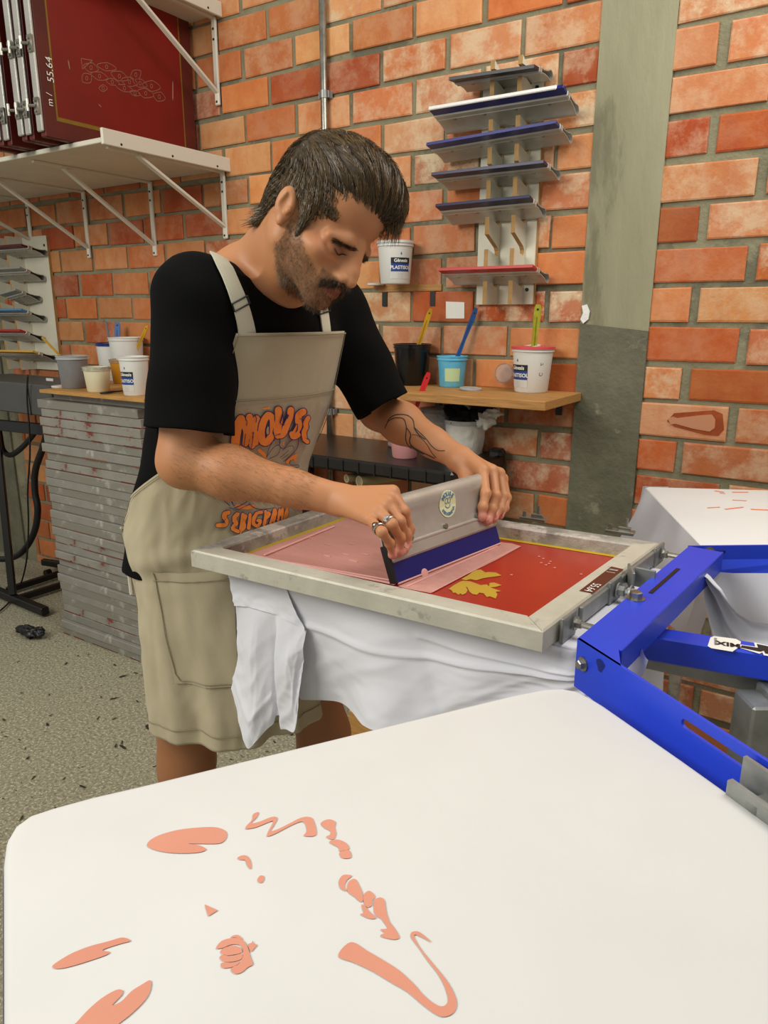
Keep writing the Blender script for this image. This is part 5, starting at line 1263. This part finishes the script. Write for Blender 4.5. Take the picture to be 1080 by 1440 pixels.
hand(LW,sdL,FL,TLh,[.0125,.012,.0115,.0105],[.0092,.0093,.009,.008])
def vein(P): 
    return (np.sin(P[...,0]*70+P[...,1]*40)*np.sin(P[...,2]*60)*.0006)
pts,quads=B.mesh((-1.35,.68,-.01),(-.40,1.36,1.78),.0021,None)
pts=smoothverts(pts,quads,1,.4)
body=sdfobj('body',pts,quads,'skin',man); bodyBVH=bvh_of(pts,quads)
# skin tone per vertex: beard shadow, lips, ruddy knuckles, darker shins
PL=np.array([list(r) for r in HXi.to_3x3()]); hp=(pts-np.array(HX.translation))@PL.T
hx,hy,hz=hp[:,0],np.abs(hp[:,1]),hp[:,2]
base=np.array(srgb('be845a')[:3]); col=np.tile(base,(len(pts),1))
def blend(w,c):
    global col
    w=np.clip(w,0,1)[:,None]; col=col*(1-w)+np.array(srgb(c)[:3])*w
def sstep(a,b,x): t=np.clip((x-a)/(b-a),0,1); return t*t*(3-2*t)
head=(np.linalg.norm(hp,axis=1)<.2)&(pts[:,2]>1.40)
blend(head*sstep(.02,.0,np.abs(hz+.01))*sstep(.03,.06,hx)*.35,'cc7f5c')
rn=np.array([noise.noise(Vector(p)*9) for p in pts[::1]]) if len(pts)<900000 else np.zeros(len(pts))
blend(.25*(rn>0)*np.abs(rn)*2,'ae7048'); blend(.3*(rn<0)*np.abs(rn)*2,'cc9468')
cheek=.0075-.85*hx      # upper edge of the beard along the face
bd=head*sstep(.012,-.012,hz-cheek)*sstep(-.010,.006,hx+.0)*sstep(-.115,-.100,hz)
bd=np.maximum(bd,head*sstep(.008,-.004,np.abs(hx-.018))*sstep(.02,.0,hz)*sstep(-.06,-.03,hz)*(hy>.04))
bd=np.maximum(bd,head*(hx>.07)*sstep(-.040,-.046,hz)*(hy<.034))
bd=bd*sstep(-.004,.012,hx)*(1-(hy>.067)); bd=bd*(1-.6*sstep(.03,.01,hx)*sstep(-.03,-.01,hz))
blend(bd*(.46+.30*(rn+.2)),'4e3a26')
lips=head*(hx>.083)*(hy<.022)*sstep(.006,.003,np.abs(hz+.0655))
blend(lips*.8,'a8584a')
for s in(-1,1): pass
lids=head*(hx>.06)*(hx<.092)*sstep(.02,.008,np.hypot(hy-.031,(hz+.008)*1.3)); blend(lids*.6,'80503a')  # brown tint round the eyes: socket shade painted into the skin
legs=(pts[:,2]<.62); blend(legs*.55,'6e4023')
hd=(pts[:,0]>-.70)&(pts[:,2]<1.2); blend(hd*.2,'c58a66')
tips=np.zeros(len(pts))
for ch in FR+FL: tips=np.maximum(tips,sstep(.020,.006,np.linalg.norm(pts-np.array(ch[-1]),axis=1)))
blend(tips*.65,'dc8f86')
a=body.data.attributes.new('skin','FLOAT_COLOR','POINT'); a.data.foreach_set('color',np.concatenate([col,np.ones((len(pts),1))],1).astype(np.float32).ravel())
# ---------------------------------------------------------------- shorts and T-shirt
SH=SDF(); SR=[(1.0,-1.05,.128,.172),(.90,-1.05,.14,.178),(.80,-1.045,.135,.165)]
SH.loft(SR,1.0,.02,-.006); SH.cone(wp(-1.05,.915,.85),wp(-1.03,.925,.60),.078,.066,.03); SH.cone(wp(-1.0,1.09,.85),wp(-.95,1.12,.62),.088,.072,.03); SH.plane((-1,1,.66),(.0,0,1))
sp,sq_=SH.mesh((-1.3,.74,.55),(-.8,1.3,1.05),.005); sdfobj('shorts',sp,sq_,'shorts_black',man)
T=SDF(); T.loft([(1.452,-.905,.085,.15),(1.37,-.92,.118,.19),(1.25,-.962,.128,.19),(1.12,-1.02,.128,.184),(1.0,-1.065,.135,.186),(.93,-1.075,.14,.19)],1.0,.03)
T.cone(nb+Vector((-.01,0,-.03)),RS+UP*.005,.072,.066,.05).cone(nb+Vector((-.01,0,-.03)),LS+UP*.005,.072,.064,.05)
rs_end=atZ(266,606,1.168); rsd=(rs_end-RS).normalized(); T.cone(RS,rs_end+rsd*.03,.066,.071,.02)
ls_end=atZ(538,571,1.425); lsd=(ls_end-LS).normalized(); T.cone(LS,ls_end+lsd*.03,.064,.054,.02)
T.cone(HX@Vector((-.01,0,-.04)),nb+Vector((.015,0,-.012)),.070,.066,.006,-1)
T.cone(rs_end-rsd*.05,rs_end+rsd*.03,.0615,.0640,.003,-1)
T.cone(ls_end-lsd*.05,ls_end+lsd*.03,.0485,.0460,.003,-1)
T.p.append(('h2',)) if False else None
def foldn(P):
    x,y,z=P[...,0],P[...,1],P[...,2]
    return .0018*np.sin(38*z+22*y+6*np.sin(9*x))*np.sin(14*x+9*z+1)+.0012*np.sin(60*z-34*x+20*y)+.0008*np.sin(95*y+30*z)
# trim sleeves flat: cut away below the right hem and beyond the left hem, locally
class Cut: pass
def trimprim(P): return None
T_ev=T.ev
def ev2(P,prims=None):
    d=T_ev(P,prims)
    # right sleeve region: near the arm axis and below the hem
    q=(P-np.array(rs_end))@np.array(rsd); rad=np.linalg.norm((P-np.array(rs_end))-q[...,None]*np.array(rsd),axis=-1)
    e=np.where((rad<.092)&(P[...,1]<.90),q,-1.0); d=np.maximum(d,e)
    q=(P-np.array(ls_end))@np.array(lsd); rad=np.linalg.norm((P-np.array(ls_end))-q[...,None]*np.array(lsd),axis=-1)
    e=np.where((rad<.10)&(P[...,1]>1.13),q,-1.0); d=np.maximum(d,e)
    return d
T.ev=ev2
tp,tq=T.mesh((-1.3,.70,.90),(-.68,1.36,1.56),.0027,foldn); tp=smoothverts(tp,tq,1,.4)
shirt=sdfobj('t_shirt',tp,tq,'shirt_black',man); shirtBVH=bvh_of(tp,tq)
# collar rib
def ringproj(b,c,axis,r0,nn=48,off=.001):
    """loop of surface points round an axis"""
    axis=axis.normalized(); u=axis.cross(UP if abs(axis.z)<.9 else DD).normalized(); v=axis.cross(u); out=[]
    for i in range(nn):
        a=2*math.pi*i/nn; q=c+(u*math.cos(a)+v*math.sin(a))*r0; h=b.find_nearest(q); out.append(h[0]+h[1]*off)
    return out
mb=MB(); ax_n=((HX@Vector((-.01,0,-.04)))-(nb+Vector((.015,0,-.012)))).normalized(); P=ringproj(shirtBVH,nb+Vector((.015,0,-.012))+ax_n*.035,ax_n,.078); P=[p for p in smoothpath(P,3,True)]; mb.tube(P+[P[0]],.0052,8,caps=False); obj('collar',mb,'shirt_black',man,smooth=True)
# ---------------------------------------------------------------- apron
AR=[(1.372,-.92,.130,.20),(1.25,-.962,.137,.197),(1.12,-1.02,.139,.190),(1.0,-1.055,.146,.194),(.90,-1.045,.150,.186),(.75,-1.03,.176,.184),(.612,-1.022,.182,.184)]
def ar(z,i): return float(np.interp(z,[q[0] for q in AR][::-1],[q[i] for q in AR][::-1]))
def thm(z): return float(np.interp(z,[.612,.9,1.02,1.09,1.16,1.25,1.372],[2.15,2.2,2.2,1.75,1.05,.80,.66]))
def apt(u,z,off=0):
    th=u*thm(z)*1.03-.15*min(1,max(0,(z-1.02)/.15)); c,b,a=ar(z,1),ar(z,2),ar(z,3)
    f=max(0,(1.05-z)/.48); dd=f*(.010*math.sin(7*th+1.2*f)+.006*math.sin(15*th+3+2*z)+.004*noise.noise(Vector((th*2,z*5,1))))+.0035*noise.noise(Vector((th*3,z*9,4)))
    dd+=.006*math.exp(-((z-(1.03+.10*u))/.022)**2)*(u<.2)-.004*math.exp(-((z-(.985+.06*u))/.02)**2)
    dd+=.0035*f*(1-abs(noise.noise(Vector((th*3.2+z*2,z*6,9))))*3)+.0022*(1-abs(noise.noise(Vector((th*6-z*5,z*11,3))))*3)*(1 if z<1.24 else .25)
    k=off+dd
    return Vector((c+(b+k)*math.cos(th),1.0+(a+k)*math.sin(th),z))
mb=MB(); nz_,nu_=150,130
rows=[[apt(-1+2*j/(nu_-1),1.372-(1.372-.612)*i/(nz_-1)) for j in range(nu_)] for i in range(nz_)]
mb.grid(rows); apron=obj('apron',mb,'apron',man,smooth=True)
md=apron.modifiers.new('thickness','SOLIDIFY'); md.thickness=.0022; md.offset=1
apBVH=bvh_obj(apron)
# hem, bib seam, pocket stitched on
def ribbon_on(b,px,w,off,m,name,parent,n=60,closed=False):
    """thin strip laid over a surface along a path seen in the photo"""
    q=smoothpath([Vector((x,y,0)) for x,y in px],6,closed); q=resample([v for v in q],n); P=[];Nn=[]
    for v in q:
        h,nn=hit(b,v.x,v.y)
        if h is not None: P.append(h); Nn.append(nn if nn.dot(ray(v.x,v.y))<0 else -nn)
    mb=MB()
    if len(P)<2: return None
    L_,R2=[],[]
    for i,p in enumerate(P):
        t=(P[min(i+1,len(P)-1)]-P[max(i-1,0)]).normalized(); s=t.cross(Nn[i]).normalized(); L_.append(p+s*w/2+Nn[i]*off); R2.append(p-s*w/2+Nn[i]*off)
    mb.grid([L_,R2]); return obj(name,mb,m,parent)
mb=MB()
for z in (1.372-.004,1.265):
    P=[apt(-.97+1.94*j/80,z,.0035) for j in range(81)]; mb.tube(P,.0012,5)
P=[apt(-.99+1.98*j/100,.643,.0032) for j in range(101)]; mb.tube(P,.0009,5)
for s in(-.955,.955):
    P=[apt(s,z,.0032) for z in np.linspace(1.37,.615,70)]; mb.tube(P,.0008,5)
obj('seam',mb,'apron_seam',apron)
for u0,u1 in ((-.62,-.12),):
    z0,z1=.74,.955; mb=MB(); rows=[[apt(u0+(u1-u0)*j/20+(.0 if i<14 else 0),z1-(z1-z0)*i/18,.0036) for j in range(21)] for i in range(19)]; mb.grid(rows); pk=obj('pocket',mb,'apron',apron,smooth=True)
    mb=MB(); P=[apt(u0+.012,z,.0052) for z in np.linspace(z1,z0+.02,20)]+[apt(u,z0+.006,.0052) for u in np.linspace(u0+.03,u1,20)]; mb.tube(P,.0008,5)
    mb.tube([apt(u,z1-.016,.0052) for u in np.linspace(u0,u1,20)],.0008,5); obj('stitching',mb,'apron_seam',pk)
# neck straps with sliders
def strap(px,w,zb,name='strap'):
    P=[];Nn=[]
    for v in resample(smoothpath([Vector((x,y,0)) for x,y in px],8),50):
        h,nn=hit(shirtBVH,v.x,v.y)
        if h is None: continue
        if nn.dot(ray(v.x,v.y))>0: nn=-nn
        P.append(h);Nn.append(nn)
    # smooth the run of the strap so it does not dip into creases
    for _ in range(6):
        P=[P[0]]+[(P[i-1]+P[i]*2+P[i+1])/4 for i in range(1,len(P)-1)]+[P[-1]]; Nn=[Nn[0]]+[((Nn[i-1]+Nn[i]*2+Nn[i+1])/4).normalized() for i in range(1,len(Nn)-1)]+[Nn[-1]]
    A,Bq=[],[]
    mb=MB(); rows=[]
    for i,p in enumerate(P):
        t=(P[min(i+1,len(P)-1)]-P[max(i-1,0)]).normalized(); s=t.cross(Nn[i]).normalized(); o=Nn[i]*.0035
        rows.append([p+s*w/2+o,p+s*w*.2+o*1.2,p-s*w*.2+o*1.2,p-s*w/2+o])
    mb.grid(rows); o_=obj(name,mb,'strap',apron); mm=o_.modifiers.new('t','SOLIDIFY'); mm.thickness=.0024; mm.offset=0
    return o_,P,Nn
s1_,P1_,N1_=strap([(284,347),(296,349),(312,372),(325,400),(337,432),(344,458),(346,470)],.030,0)
s2_,P2_,N2_=strap([(447,421),(452,435),(455,452),(457,470)],.027,0)
for o_,P_,N_,f in((s1_,P1_,N1_,.62),(s2_,P2_,N2_,.3)):
    i=int(len(P_)*f); t=(P_[i+1]-P_[i-1]).normalized(); s=t.cross(N_[i]).normalized(); m3=Matrix((s,t,N_[i])).transposed().to_4x4(); m3.translation=P_[i]+N_[i]*.006
    mb=MB(m3); mb.box((0,.006,0),(.036,.0022,.003),.0008); mb.box((0,-.006,0),(.036,.0022,.003),.0008); mb.box((-.017,0,0),(.0022,.013,.003),.0008); mb.box((.017,0,0),(.0022,.013,.003),.0008); obj('buckle',mb,'buckle',o_)
# waist tie hanging at his back
mb=MB(); P=smoothpath([apt(-.98,1.01,.004),apt(-1.05,1.0,.006),apt(-1.09,.96,.012),apt(-1.1,.90,.016),apt(-1.08,.86,.012)],6); mb.tube(P,.004,6,flat=.4); obj('waist_tie',mb,'strap',apron)
# ---------------------------------------------------------------- the print on the apron, traced from the photo
OX,OY,SC=300,560,7.2
def dec(name,strokes,m,off,parent=apron,b=apBVH,sc=SC,ox=OX,oy=OY,wscale=1.0,step=6):
    mb=MB()
    for pts_,w in strokes:
        q=smoothpath([Vector((x,y,0)) for x,y in pts_],5) if len(pts_)>2 else resample([Vector((x,y,0)) for x,y in pts_],6)
        L_=sum((q[i+1]-q[i]).length for i in range(len(q)-1)); q=resample(q,max(3,int(L_/step)))
        for poly in strokepoly(q,w*wscale):
            P=[]
            for v in poly:
                h,nn=hit(b,ox+v.x/sc,oy+v.y/sc)
                if h is None: P=None;break
                P.append(h+(nn if nn.dot(ray(540,720))<0 else -nn)*off)
            if P: mb.add(P,[tuple(range(len(P)))])
    return obj(name,mb,m,parent) if mb.v else None
MO=[ # centre lines of the fat letters and their stroke width
 [([(215,470),(225,360),(250,250),(275,205)],80),([(275,210),(300,260),(330,330),(320,450)],60),([(340,380),(350,260),(360,185)],66),([(360,190),(395,260),(400,380),(385,470)],60),([(430,200),(445,260),(440,370),(420,440)],62)],
 [([(545,160),(505,210),(480,300),(480,400),(510,440),(560,400),(590,300),(590,200),(550,160)],62)],
 [([(645,110),(650,200),(635,320),(640,365)],66),([(640,365),(690,350),(730,260),(760,180),(770,110)],62)],
 [([(895,130),(850,160),(845,220),(850,270),(820,330),(790,370)],58),([(780,350),(800,380),(840,360)],50)],
 [([(940,190),(915,240),(920,280),(900,330),(905,400),(930,430)],40)]]
dk=.00115
for i,g_ in enumerate(MO):
    dec('letter_outline',[(p,w+24) for p,w in g_],'ap_purple',.0028+dk*i*.35)
    dec('letter_fill',[(p,w+6) for p,w in g_],'ap_orange',.0031+dk*i*.35)
dec('letter_line',[([(310,180),(330,220),(325,260)],7),([(405,150),(425,190),(420,230)],7),([(318,350),(305,480)],7),([(395,330),(370,490)],7),([(535,265),(520,290),(515,330),(525,360),(545,350),(553,310),(548,270),(535,262)],7),([(690,130),(670,200),(660,240),(690,260),(710,210),(730,150)],7),([(790,240),(800,260),(830,250),(830,300),(815,330)],7),([(855,190),(885,215)],6)],'ap_purple',.0052)
dec('letter_hole',[([(535,285),(530,320),(535,345)],24)],'apron',.0050)
SE=[ [([(150,1150),(110,1165),(110,1210),(130,1240),(115,1275),(40,1280)],40)],
 [([(235,1165),(205,1200),(210,1230)],36),([(205,1235),(225,1260),(195,1300),(200,1325),(240,1345)],34)],
 [([(262,1350),(280,1260),(290,1170)],32),([(290,1180),(325,1190),(300,1235),(310,1300),(270,1340)],28)],
 [([(350,1310),(360,1240),(365,1170)],30)],
 [([(480,1150),(430,1160),(400,1220),(400,1270),(440,1290),(470,1240),(440,1235)],30)],
 [([(505,1280),(520,1200),(520,1140)],26),([(525,1150),(555,1165),(530,1210)],24)],
 [([(565,1260),(590,1190),(610,1120),(620,1180),(600,1240)],24)],
 [([(640,1230),(655,1120),(660,1180),(690,1110),(680,1220)],20)],
 [([(705,1210),(735,1110),(735,1180),(715,1200)],18)]]
for i,g_ in enumerate(SE):
    dec('letter_outline',[(p,w+15) for p,w in g_],'ap_purple',.0028+dk*(i%2)*.5,step=5)
    dec('letter_fill',[(p,w+3) for p,w in g_],'ap_orange',.0031+dk*(i%2)*.5,step=5)
dec('letter_line',[([(105,1210),(95,1240),(108,1265)],5),([(205,1285),(215,1300)],5),([(290,1215),(300,1225)],5),([(190,1120),(240,1115),(300,1085),(350,1065)],6)],'ap_purple',.0052,step=5)
# loose brush work between the words
dec('brush_stroke',[([(460,520),(500,560),(520,580)],34),([(240,1085),(330,1100),(400,1090)],40),([(740,640),(780,600),(830,570)],30),([(800,580),(820,620)],24),([(700,440),(705,470)],10),([(240,140),(270,140)],10),([(500,100),(560,92)],16),([(330,120),(350,118)],8),([(705,80),(708,110)],9),([(870,75),(880,80)],8)],'ap_orange',.0026)
dec('line_drawing',[([(530,590),(550,500),(590,430),(640,390),(665,420),(650,470)],7),([(540,570),(600,490),(650,465),(665,500),(640,560),(560,600)],6),([(660,480),(700,500),(760,430),(830,400),(850,420),(830,500),(760,580),(700,630)],7),([(690,520),(740,480),(790,475),(800,500)],5),([(665,590),(720,545),(750,520)],5),([(680,605),(730,570),(745,560)],5),([(770,620),(760,650),(780,670),(840,665),(850,690),(790,690)],6),([(155,1080),(100,1020),(90,975),(130,960),(190,1070),(215,1080)],7),([(160,1000),(195,1070)],5),([(150,1100),(200,1110),(260,1080),(330,1040)],7),([(350,1060),(420,1110),(500,1120),(580,1110)],8)],'ap_purple',.0034)
# ---------------------------------------------------------------- tattoo, rings, nails
armo=[([(276,550),(290,520),(305,490),(335,468),(380,462),(425,472),(455,500),(462,545)],5),([(285,530),(300,505),(340,485),(390,488),(408,520),(412,560),(408,620),(430,665),(480,700)],5),([(462,545),(500,580),(540,620),(570,660),(610,690),(655,692)],5),([(412,545),(440,590),(432,630),(450,665),(510,700),(590,738)],6),([(450,590),(490,600),(540,650),(570,700),(600,735)],4),([(462,548),(490,590),(530,620)],7),([(440,660),(480,690),(520,712)],8)]
dec('tattoo',armo,'tattoo_ink',.0007,parent=body,b=bodyBVH,sc=4.5,ox=480,oy=480,step=5)
def ringat(a,b,t,r,w,name='ring'):
    p=lerp(a,b,t); d=(b-a).normalized(); q=UP.rotation_difference(d).to_matrix().to_4x4(); q.translation=p
    mb=MB(q); mb.lathe([(r,-w/2),(r+.0014,-w/2),(r+.0018,0),(r+.0014,w/2),(r,w/2),(r,-w/2)],28); o=obj(name,mb,'ring_silver',man,smooth=True)
    f=(CAM-p); f=(f-d*f.dot(d)).normalized(); mb=MB(); hexbolt(mb,p+f*(r+.001),f,.0035,0); obj('bezel',mb,'ring_silver',o,auto=40)
ringat(FR[2][0],FR[2][1],.85,.0088,.0055); ringat(FR[3][0],FR[3][1],.80,.0083,.006)
for ch in FR+FL:
    a,b=ch[-2],ch[-1]; d=(b-a).normalized(); c=b+d*.002; f=(CAM-c).normalized(); f=(f-d*f.dot(d)).normalized()
    h=bodyBVH.ray_cast(c+f*.03,-f)
    if h[0] is None: continue
    s=d.cross(f).normalized(); P=[]
    for t_ in np.linspace(0,2*math.pi,13)[:-1]:
        q=c+s*(.0042*math.cos(t_))+d*(.0052*math.sin(t_)); hh=bodyBVH.ray_cast(q+f*.03,-f)
        P.append((hh[0] if hh[0] is not None else q)+f*.0006)
    mb=MB(); mb.add(P,[tuple(range(12))]); obj('nail',mb,'nail',body)
# ---------------------------------------------------------------- hair
HS=SDF()
HS.ell((-.002,0,.056),(.089,.080,.083),.02,X=X)
HS.ell((.040,.004,.094),(.062,.062,.040),.03,X=X)
HS.cone((.055,.0,.096),(.090,.018,.080),.032,.018,.02,X=X)
HS.cone((.078,.034,.084),(.098,.046,.056),.018,.007,.02,X=X)
HS.ell((-.058,0,.005),(.026,.052,.045),.03,X=X)
HS.cone((-.064,-.02,-.015),(-.072,-.034,-.046),.018,.006,.02,X=X)
HS.cone((-.064,.02,-.015),(-.070,.03,-.042),.018,.008,.02,X=X)
for s in(-1,1): HS.cone((.026,s*.064,.028),(.028,s*.062,-.024),.012,.004,.008,X=X); HS.cone((.03,s*.060,.035),(.066,s*.049,.026),.012,.005,.008,X=X)
# carve the face, the ears and the neck free
HS.ell((.120,0,-.035),(.072,.088,.100),.012,-1,X=X)
HS.ell((.085,0,-.02),(.050,.10,.058),.012,-1,X=X)
for s in(-1,1):
    HS.ell((.094,s*.046,.038),(.024,.022,.022),.006,-1,X=X)
    HS.ell((-.006,s*.088,-.004),(.018,.022,.028),.006,-1,X=X)
HS.ell((-.02,0,-.06),(.05,.075,.035),.015,-1,X=X)
Xi=np.array([list(r) for r in HXi.to_3x3()])
def hfold(P):
    q=(P-np.array(HX.translation))@Xi.T; x,y,z=q[...,0],q[...,1],q[...,2]
    a=np.arctan2(y,z-.02); return .0018*np.sin(a*38+x*60+2*np.sin(x*40))*np.clip((z+.03)*20,0,1)+.001*np.sin(a*90-x*90)
hpnt,hq=HS.mesh(tuple(HX.translation-Vector((.2,.2,.2))),tuple(HX.translation+Vector((.2,.2,.22))),.0024,hfold); hpnt=smoothverts(hpnt,hq,1,.4)
hair=sdfobj('hair',hpnt,hq,'hair_dark',man); hairBVH=bvh_of(hpnt,hq)
# strands combed over the mass
def strandmesh(roots,n,dirf,length,width,segs=5,lift=.0012,curl=.3,seed=1,b=None,hug=True):
    rnd=random.Random(seed); mb=MB(); V=[];F=[]
    for k in range(n):
        p,nn=rnd.choice(roots); p=Vector(p)+Vector((rnd.gauss(0,.0015),rnd.gauss(0,.0015),rnd.gauss(0,.0015))); nn=Vector(nn)
        L_=length*rnd.uniform(.55,1.15); st=L_/segs; w=width*rnd.uniform(.6,1.2)
        d=dirf(p,nn,rnd); pts_=[p+nn*lift]
        for q in range(segs):
            d=(d+Vector((rnd.gauss(0,1),rnd.gauss(0,1),rnd.gauss(0,1)))*.07*curl).normalized(); x=pts_[-1]+d*st
            if hug and b is not None:
                h=b.find_nearest(x)
                if h[0] is not None:
                    dist=(x-h[0]).dot(h[1])
                    if dist<lift*1.2 or dist<.012: x=h[0]+h[1]*(lift*(1+.5*rnd.random())+.0004*q)
                    dn=dirf(x,h[1],rnd); d=(d*.6+dn*.4).normalized()
            pts_.append(x)
        s0=len(V)
        for q,x in enumerate(pts_):
            t=(pts_[min(q+1,segs)]-pts_[max(q-1,0)]).normalized(); u=t.cross(nn)
            if u.length<1e-4: u=t.cross(UP)
            u.normalize(); v=t.cross(u); ww=w*(1-.75*(q/segs)**2)
            V+= [x+u*ww,x-u*ww,x+v*ww*.8]
        for q in range(segs):
            a=s0+q*3; F+=[(a,a+1,a+4,a+3),(a+1,a+2,a+5,a+4),(a+2,a,a+3,a+5)]
    mb.v=V;mb.f=F;mb.m=[0]*len(F); return mb
hn=[]; me=hair.data
Lh=wloc(hair); 
for vtx in list(me.vertices)[::3]:
    p=vtx.co+Lh; l=HXi@p
    hn.append((p,vtx.normal.copy(),l))
outer=[(p,n) for p,n,l in hn if (l.z>.02 or l.x<-.02) and n.dot(p-HX@Vector((-.01,0,.04)))>0]
FX,LX,UX=HF,HL,HU
PARTX,PARTY=.02,.022
def hdir(p,nn,rnd):
    l=HXi@p; 
    # flow: from the crown forwards on top, down at the sides and nape
    top=max(0,min(1,(l.z-.055)/.05)); side=1 if l.y>PARTY else -1
    fw=FX*(1.0 if l.x>-.04 else -.6); dn=-UX
    d=fw*(.25+.75*top)+LX*side*.55*top+dn*(1-top)*1.1+(-FX*.35 if l.x<.0 and l.z<.05 else Vector((0,0,0)))
    if l.x>.06: d=d+dn*.7+LX*.25
    d=d-nn*d.dot(nn); return d.normalized() if d.length>1e-4 else dn
mb=strandmesh(outer,6500,hdir,.042,.00042,6,.0010,.5,3,hairBVH); obj('strands',mb,'hair_strand',hair)
fr=[(p,n) for p,n,l in hn if l.x>.080 and l.z>.035 and l.y>.015]
if fr:
    mb=strandmesh(fr,420,lambda p,n,r:(-UX*.75+FX*.35+LX*.25).normalized(),.022,.0004,5,.0005,.7,5,hairBVH,False); obj('fringe',mb,'hair_strand',hair)
npk=[(p,n) for p,n,l in hn if l.x<-.06 and l.z<-.02]
if npk:
    mb=strandmesh(npk,500,lambda p,n,r:(-FX*.7-UX*.6).normalized(),.022,.0004,5,.0005,.9,6,hairBVH,False); obj('nape_curls',mb,'hair_strand',hair)
# beard, moustache, brows, lashes, arm hair
bn=body.data; idx=np.where(bd>.35)[0]; Lb=wloc(body)
nrm=np.zeros(len(bn.vertices)*3,np.float32); bn.vertices.foreach_get('normal',nrm); nrm=nrm.reshape(-1,3)
roots=[(Vector(pts[i]),Vector(nrm[i])) for i in idx]
mb=strandmesh(roots,7500,lambda p,n,r:(n*.35-UX*.8+FX*.25).normalized(),.0068,.00018,2,.0,.8,8,None,False); obj('beard',mb,'beard',man)
ix=np.where(head&(hx>.070)&(hx<.099)&(np.abs(hz-(-.0465-.45*hy))<.0052)&(hy<.029)&(np.random.rand(len(hx))<.8))[0]; roots=[(Vector(pts[i]),Vector(nrm[i])) for i in ix]
if roots: mb=strandmesh(roots,1500,lambda p,n,r:(n*.30-UX*.75+HL*(1.0 if (HXi@p).y>0 else -1.0)*.6).normalized(),.0095,.00022,3,.0,.4,9,None,False); obj('moustache',mb,'moustache',man)
ix=np.where(head&(hx>.055)&(np.abs(hz-(.0095-.24*hy))<.0021)&(hy>.010)&(hy<.046))[0]; roots=[(Vector(pts[i]),Vector(nrm[i])) for i in ix]
if roots: mb=strandmesh(roots,1100,lambda p,n,r:(n*.12-UX*.25+HL*(1.0 if (HXi@p).y>0 else -1.0)*.9-HF*.2).normalized(),.008,.0002,3,.0,.4,10,None,False); obj('eyebrows',mb,'hair_dark',man)
mb=MB()
for s in(-1,1):
    c=[]
    for t_ in np.linspace(0,1,14):
        y=s*(.0165+.025*t_); z=-.0085-.0052*math.sin(math.pi*t_)-.001*t_; o=HX@Vector((.12,y,z)); h=bodyBVH.ray_cast(o,-HF)
        if h[0] is not None: c.append(h[0]+h[1]*.0005)
    if len(c)>3: mb.tube(c,[.0004]+[.0011]*(len(c)-2)+[.0005],6)
obj('lash_line',mb,'hair_dark',man)
ix=np.where((pts[:,0]>-.89)&(pts[:,0]<-.70)&(pts[:,1]<.93)&(pts[:,2]<1.21)&(pts[:,2]>1.05))[0]; rr_=[(Vector(pts[i]),Vector(nrm[i])) for i in ix[::2]]
mb=strandmesh(rr_,3800,lambda p,n,r:((RW-RE).normalized()*.8+n*.35-UP*.3).normalized(),.010,.00011,2,.0,.8,12,None,False); obj('arm_hair',mb,'hair_strand',man)
# simple shoes under the figure
for a in(RA,LA):
    mb=MB()
    P=[]
    for i in range(13):
        t=i/12; x=-.08+.285*t; w=(.046+.012*math.sin(math.pi*min(t*1.15,1)))*(1-t**8*.6)*(1-(1-t)**10*.5); h=.055*(1-t)**.7+.058*(1-t**6)
        P.append([Vector((a.x+x,a.y+w*math.cos(q),.002+max(0,h*math.sin(q)) if math.sin(q)>0 else .002)) for q in np.linspace(0,2*math.pi,17)[:-1]])
    mb.grid(P,True); obj('shoe',mb,'black_rubber',man,smooth=True)
# ---------------------------------------------------------------- light
w=bpy.data.worlds.new('world'); bpy.context.scene.world=w; w.use_nodes=True
bg=w.node_tree.nodes['Background']; bg.inputs['Color'].default_value=(1.0,.985,.94,1); bg.inputs['Strength'].default_value=.37
def area(name,p,tgt,sx,sy,e,col):
    l=bpy.data.lights.new(name,'AREA'); l.shape='RECTANGLE'; l.size=sx; l.size_y=sy; l.energy=e; l.color=col
    o=bpy.data.objects.new(name,l); C.objects.link(o); p=VW(*p); tgt=VW(*tgt); o.location=p; o.rotation_euler=(tgt-p).to_track_quat('-Z','Y').to_euler(); return o
area('doorway_daylight',(-2.6,-.1,3.0),(-.2,1.7,1.0),2.0,1.6,100,(1,.965,.88))
area('roof_light',(1.1,1.0,3.2),(.5,2.0,1.1),1.4,1.2,42,(1,.97,.90))
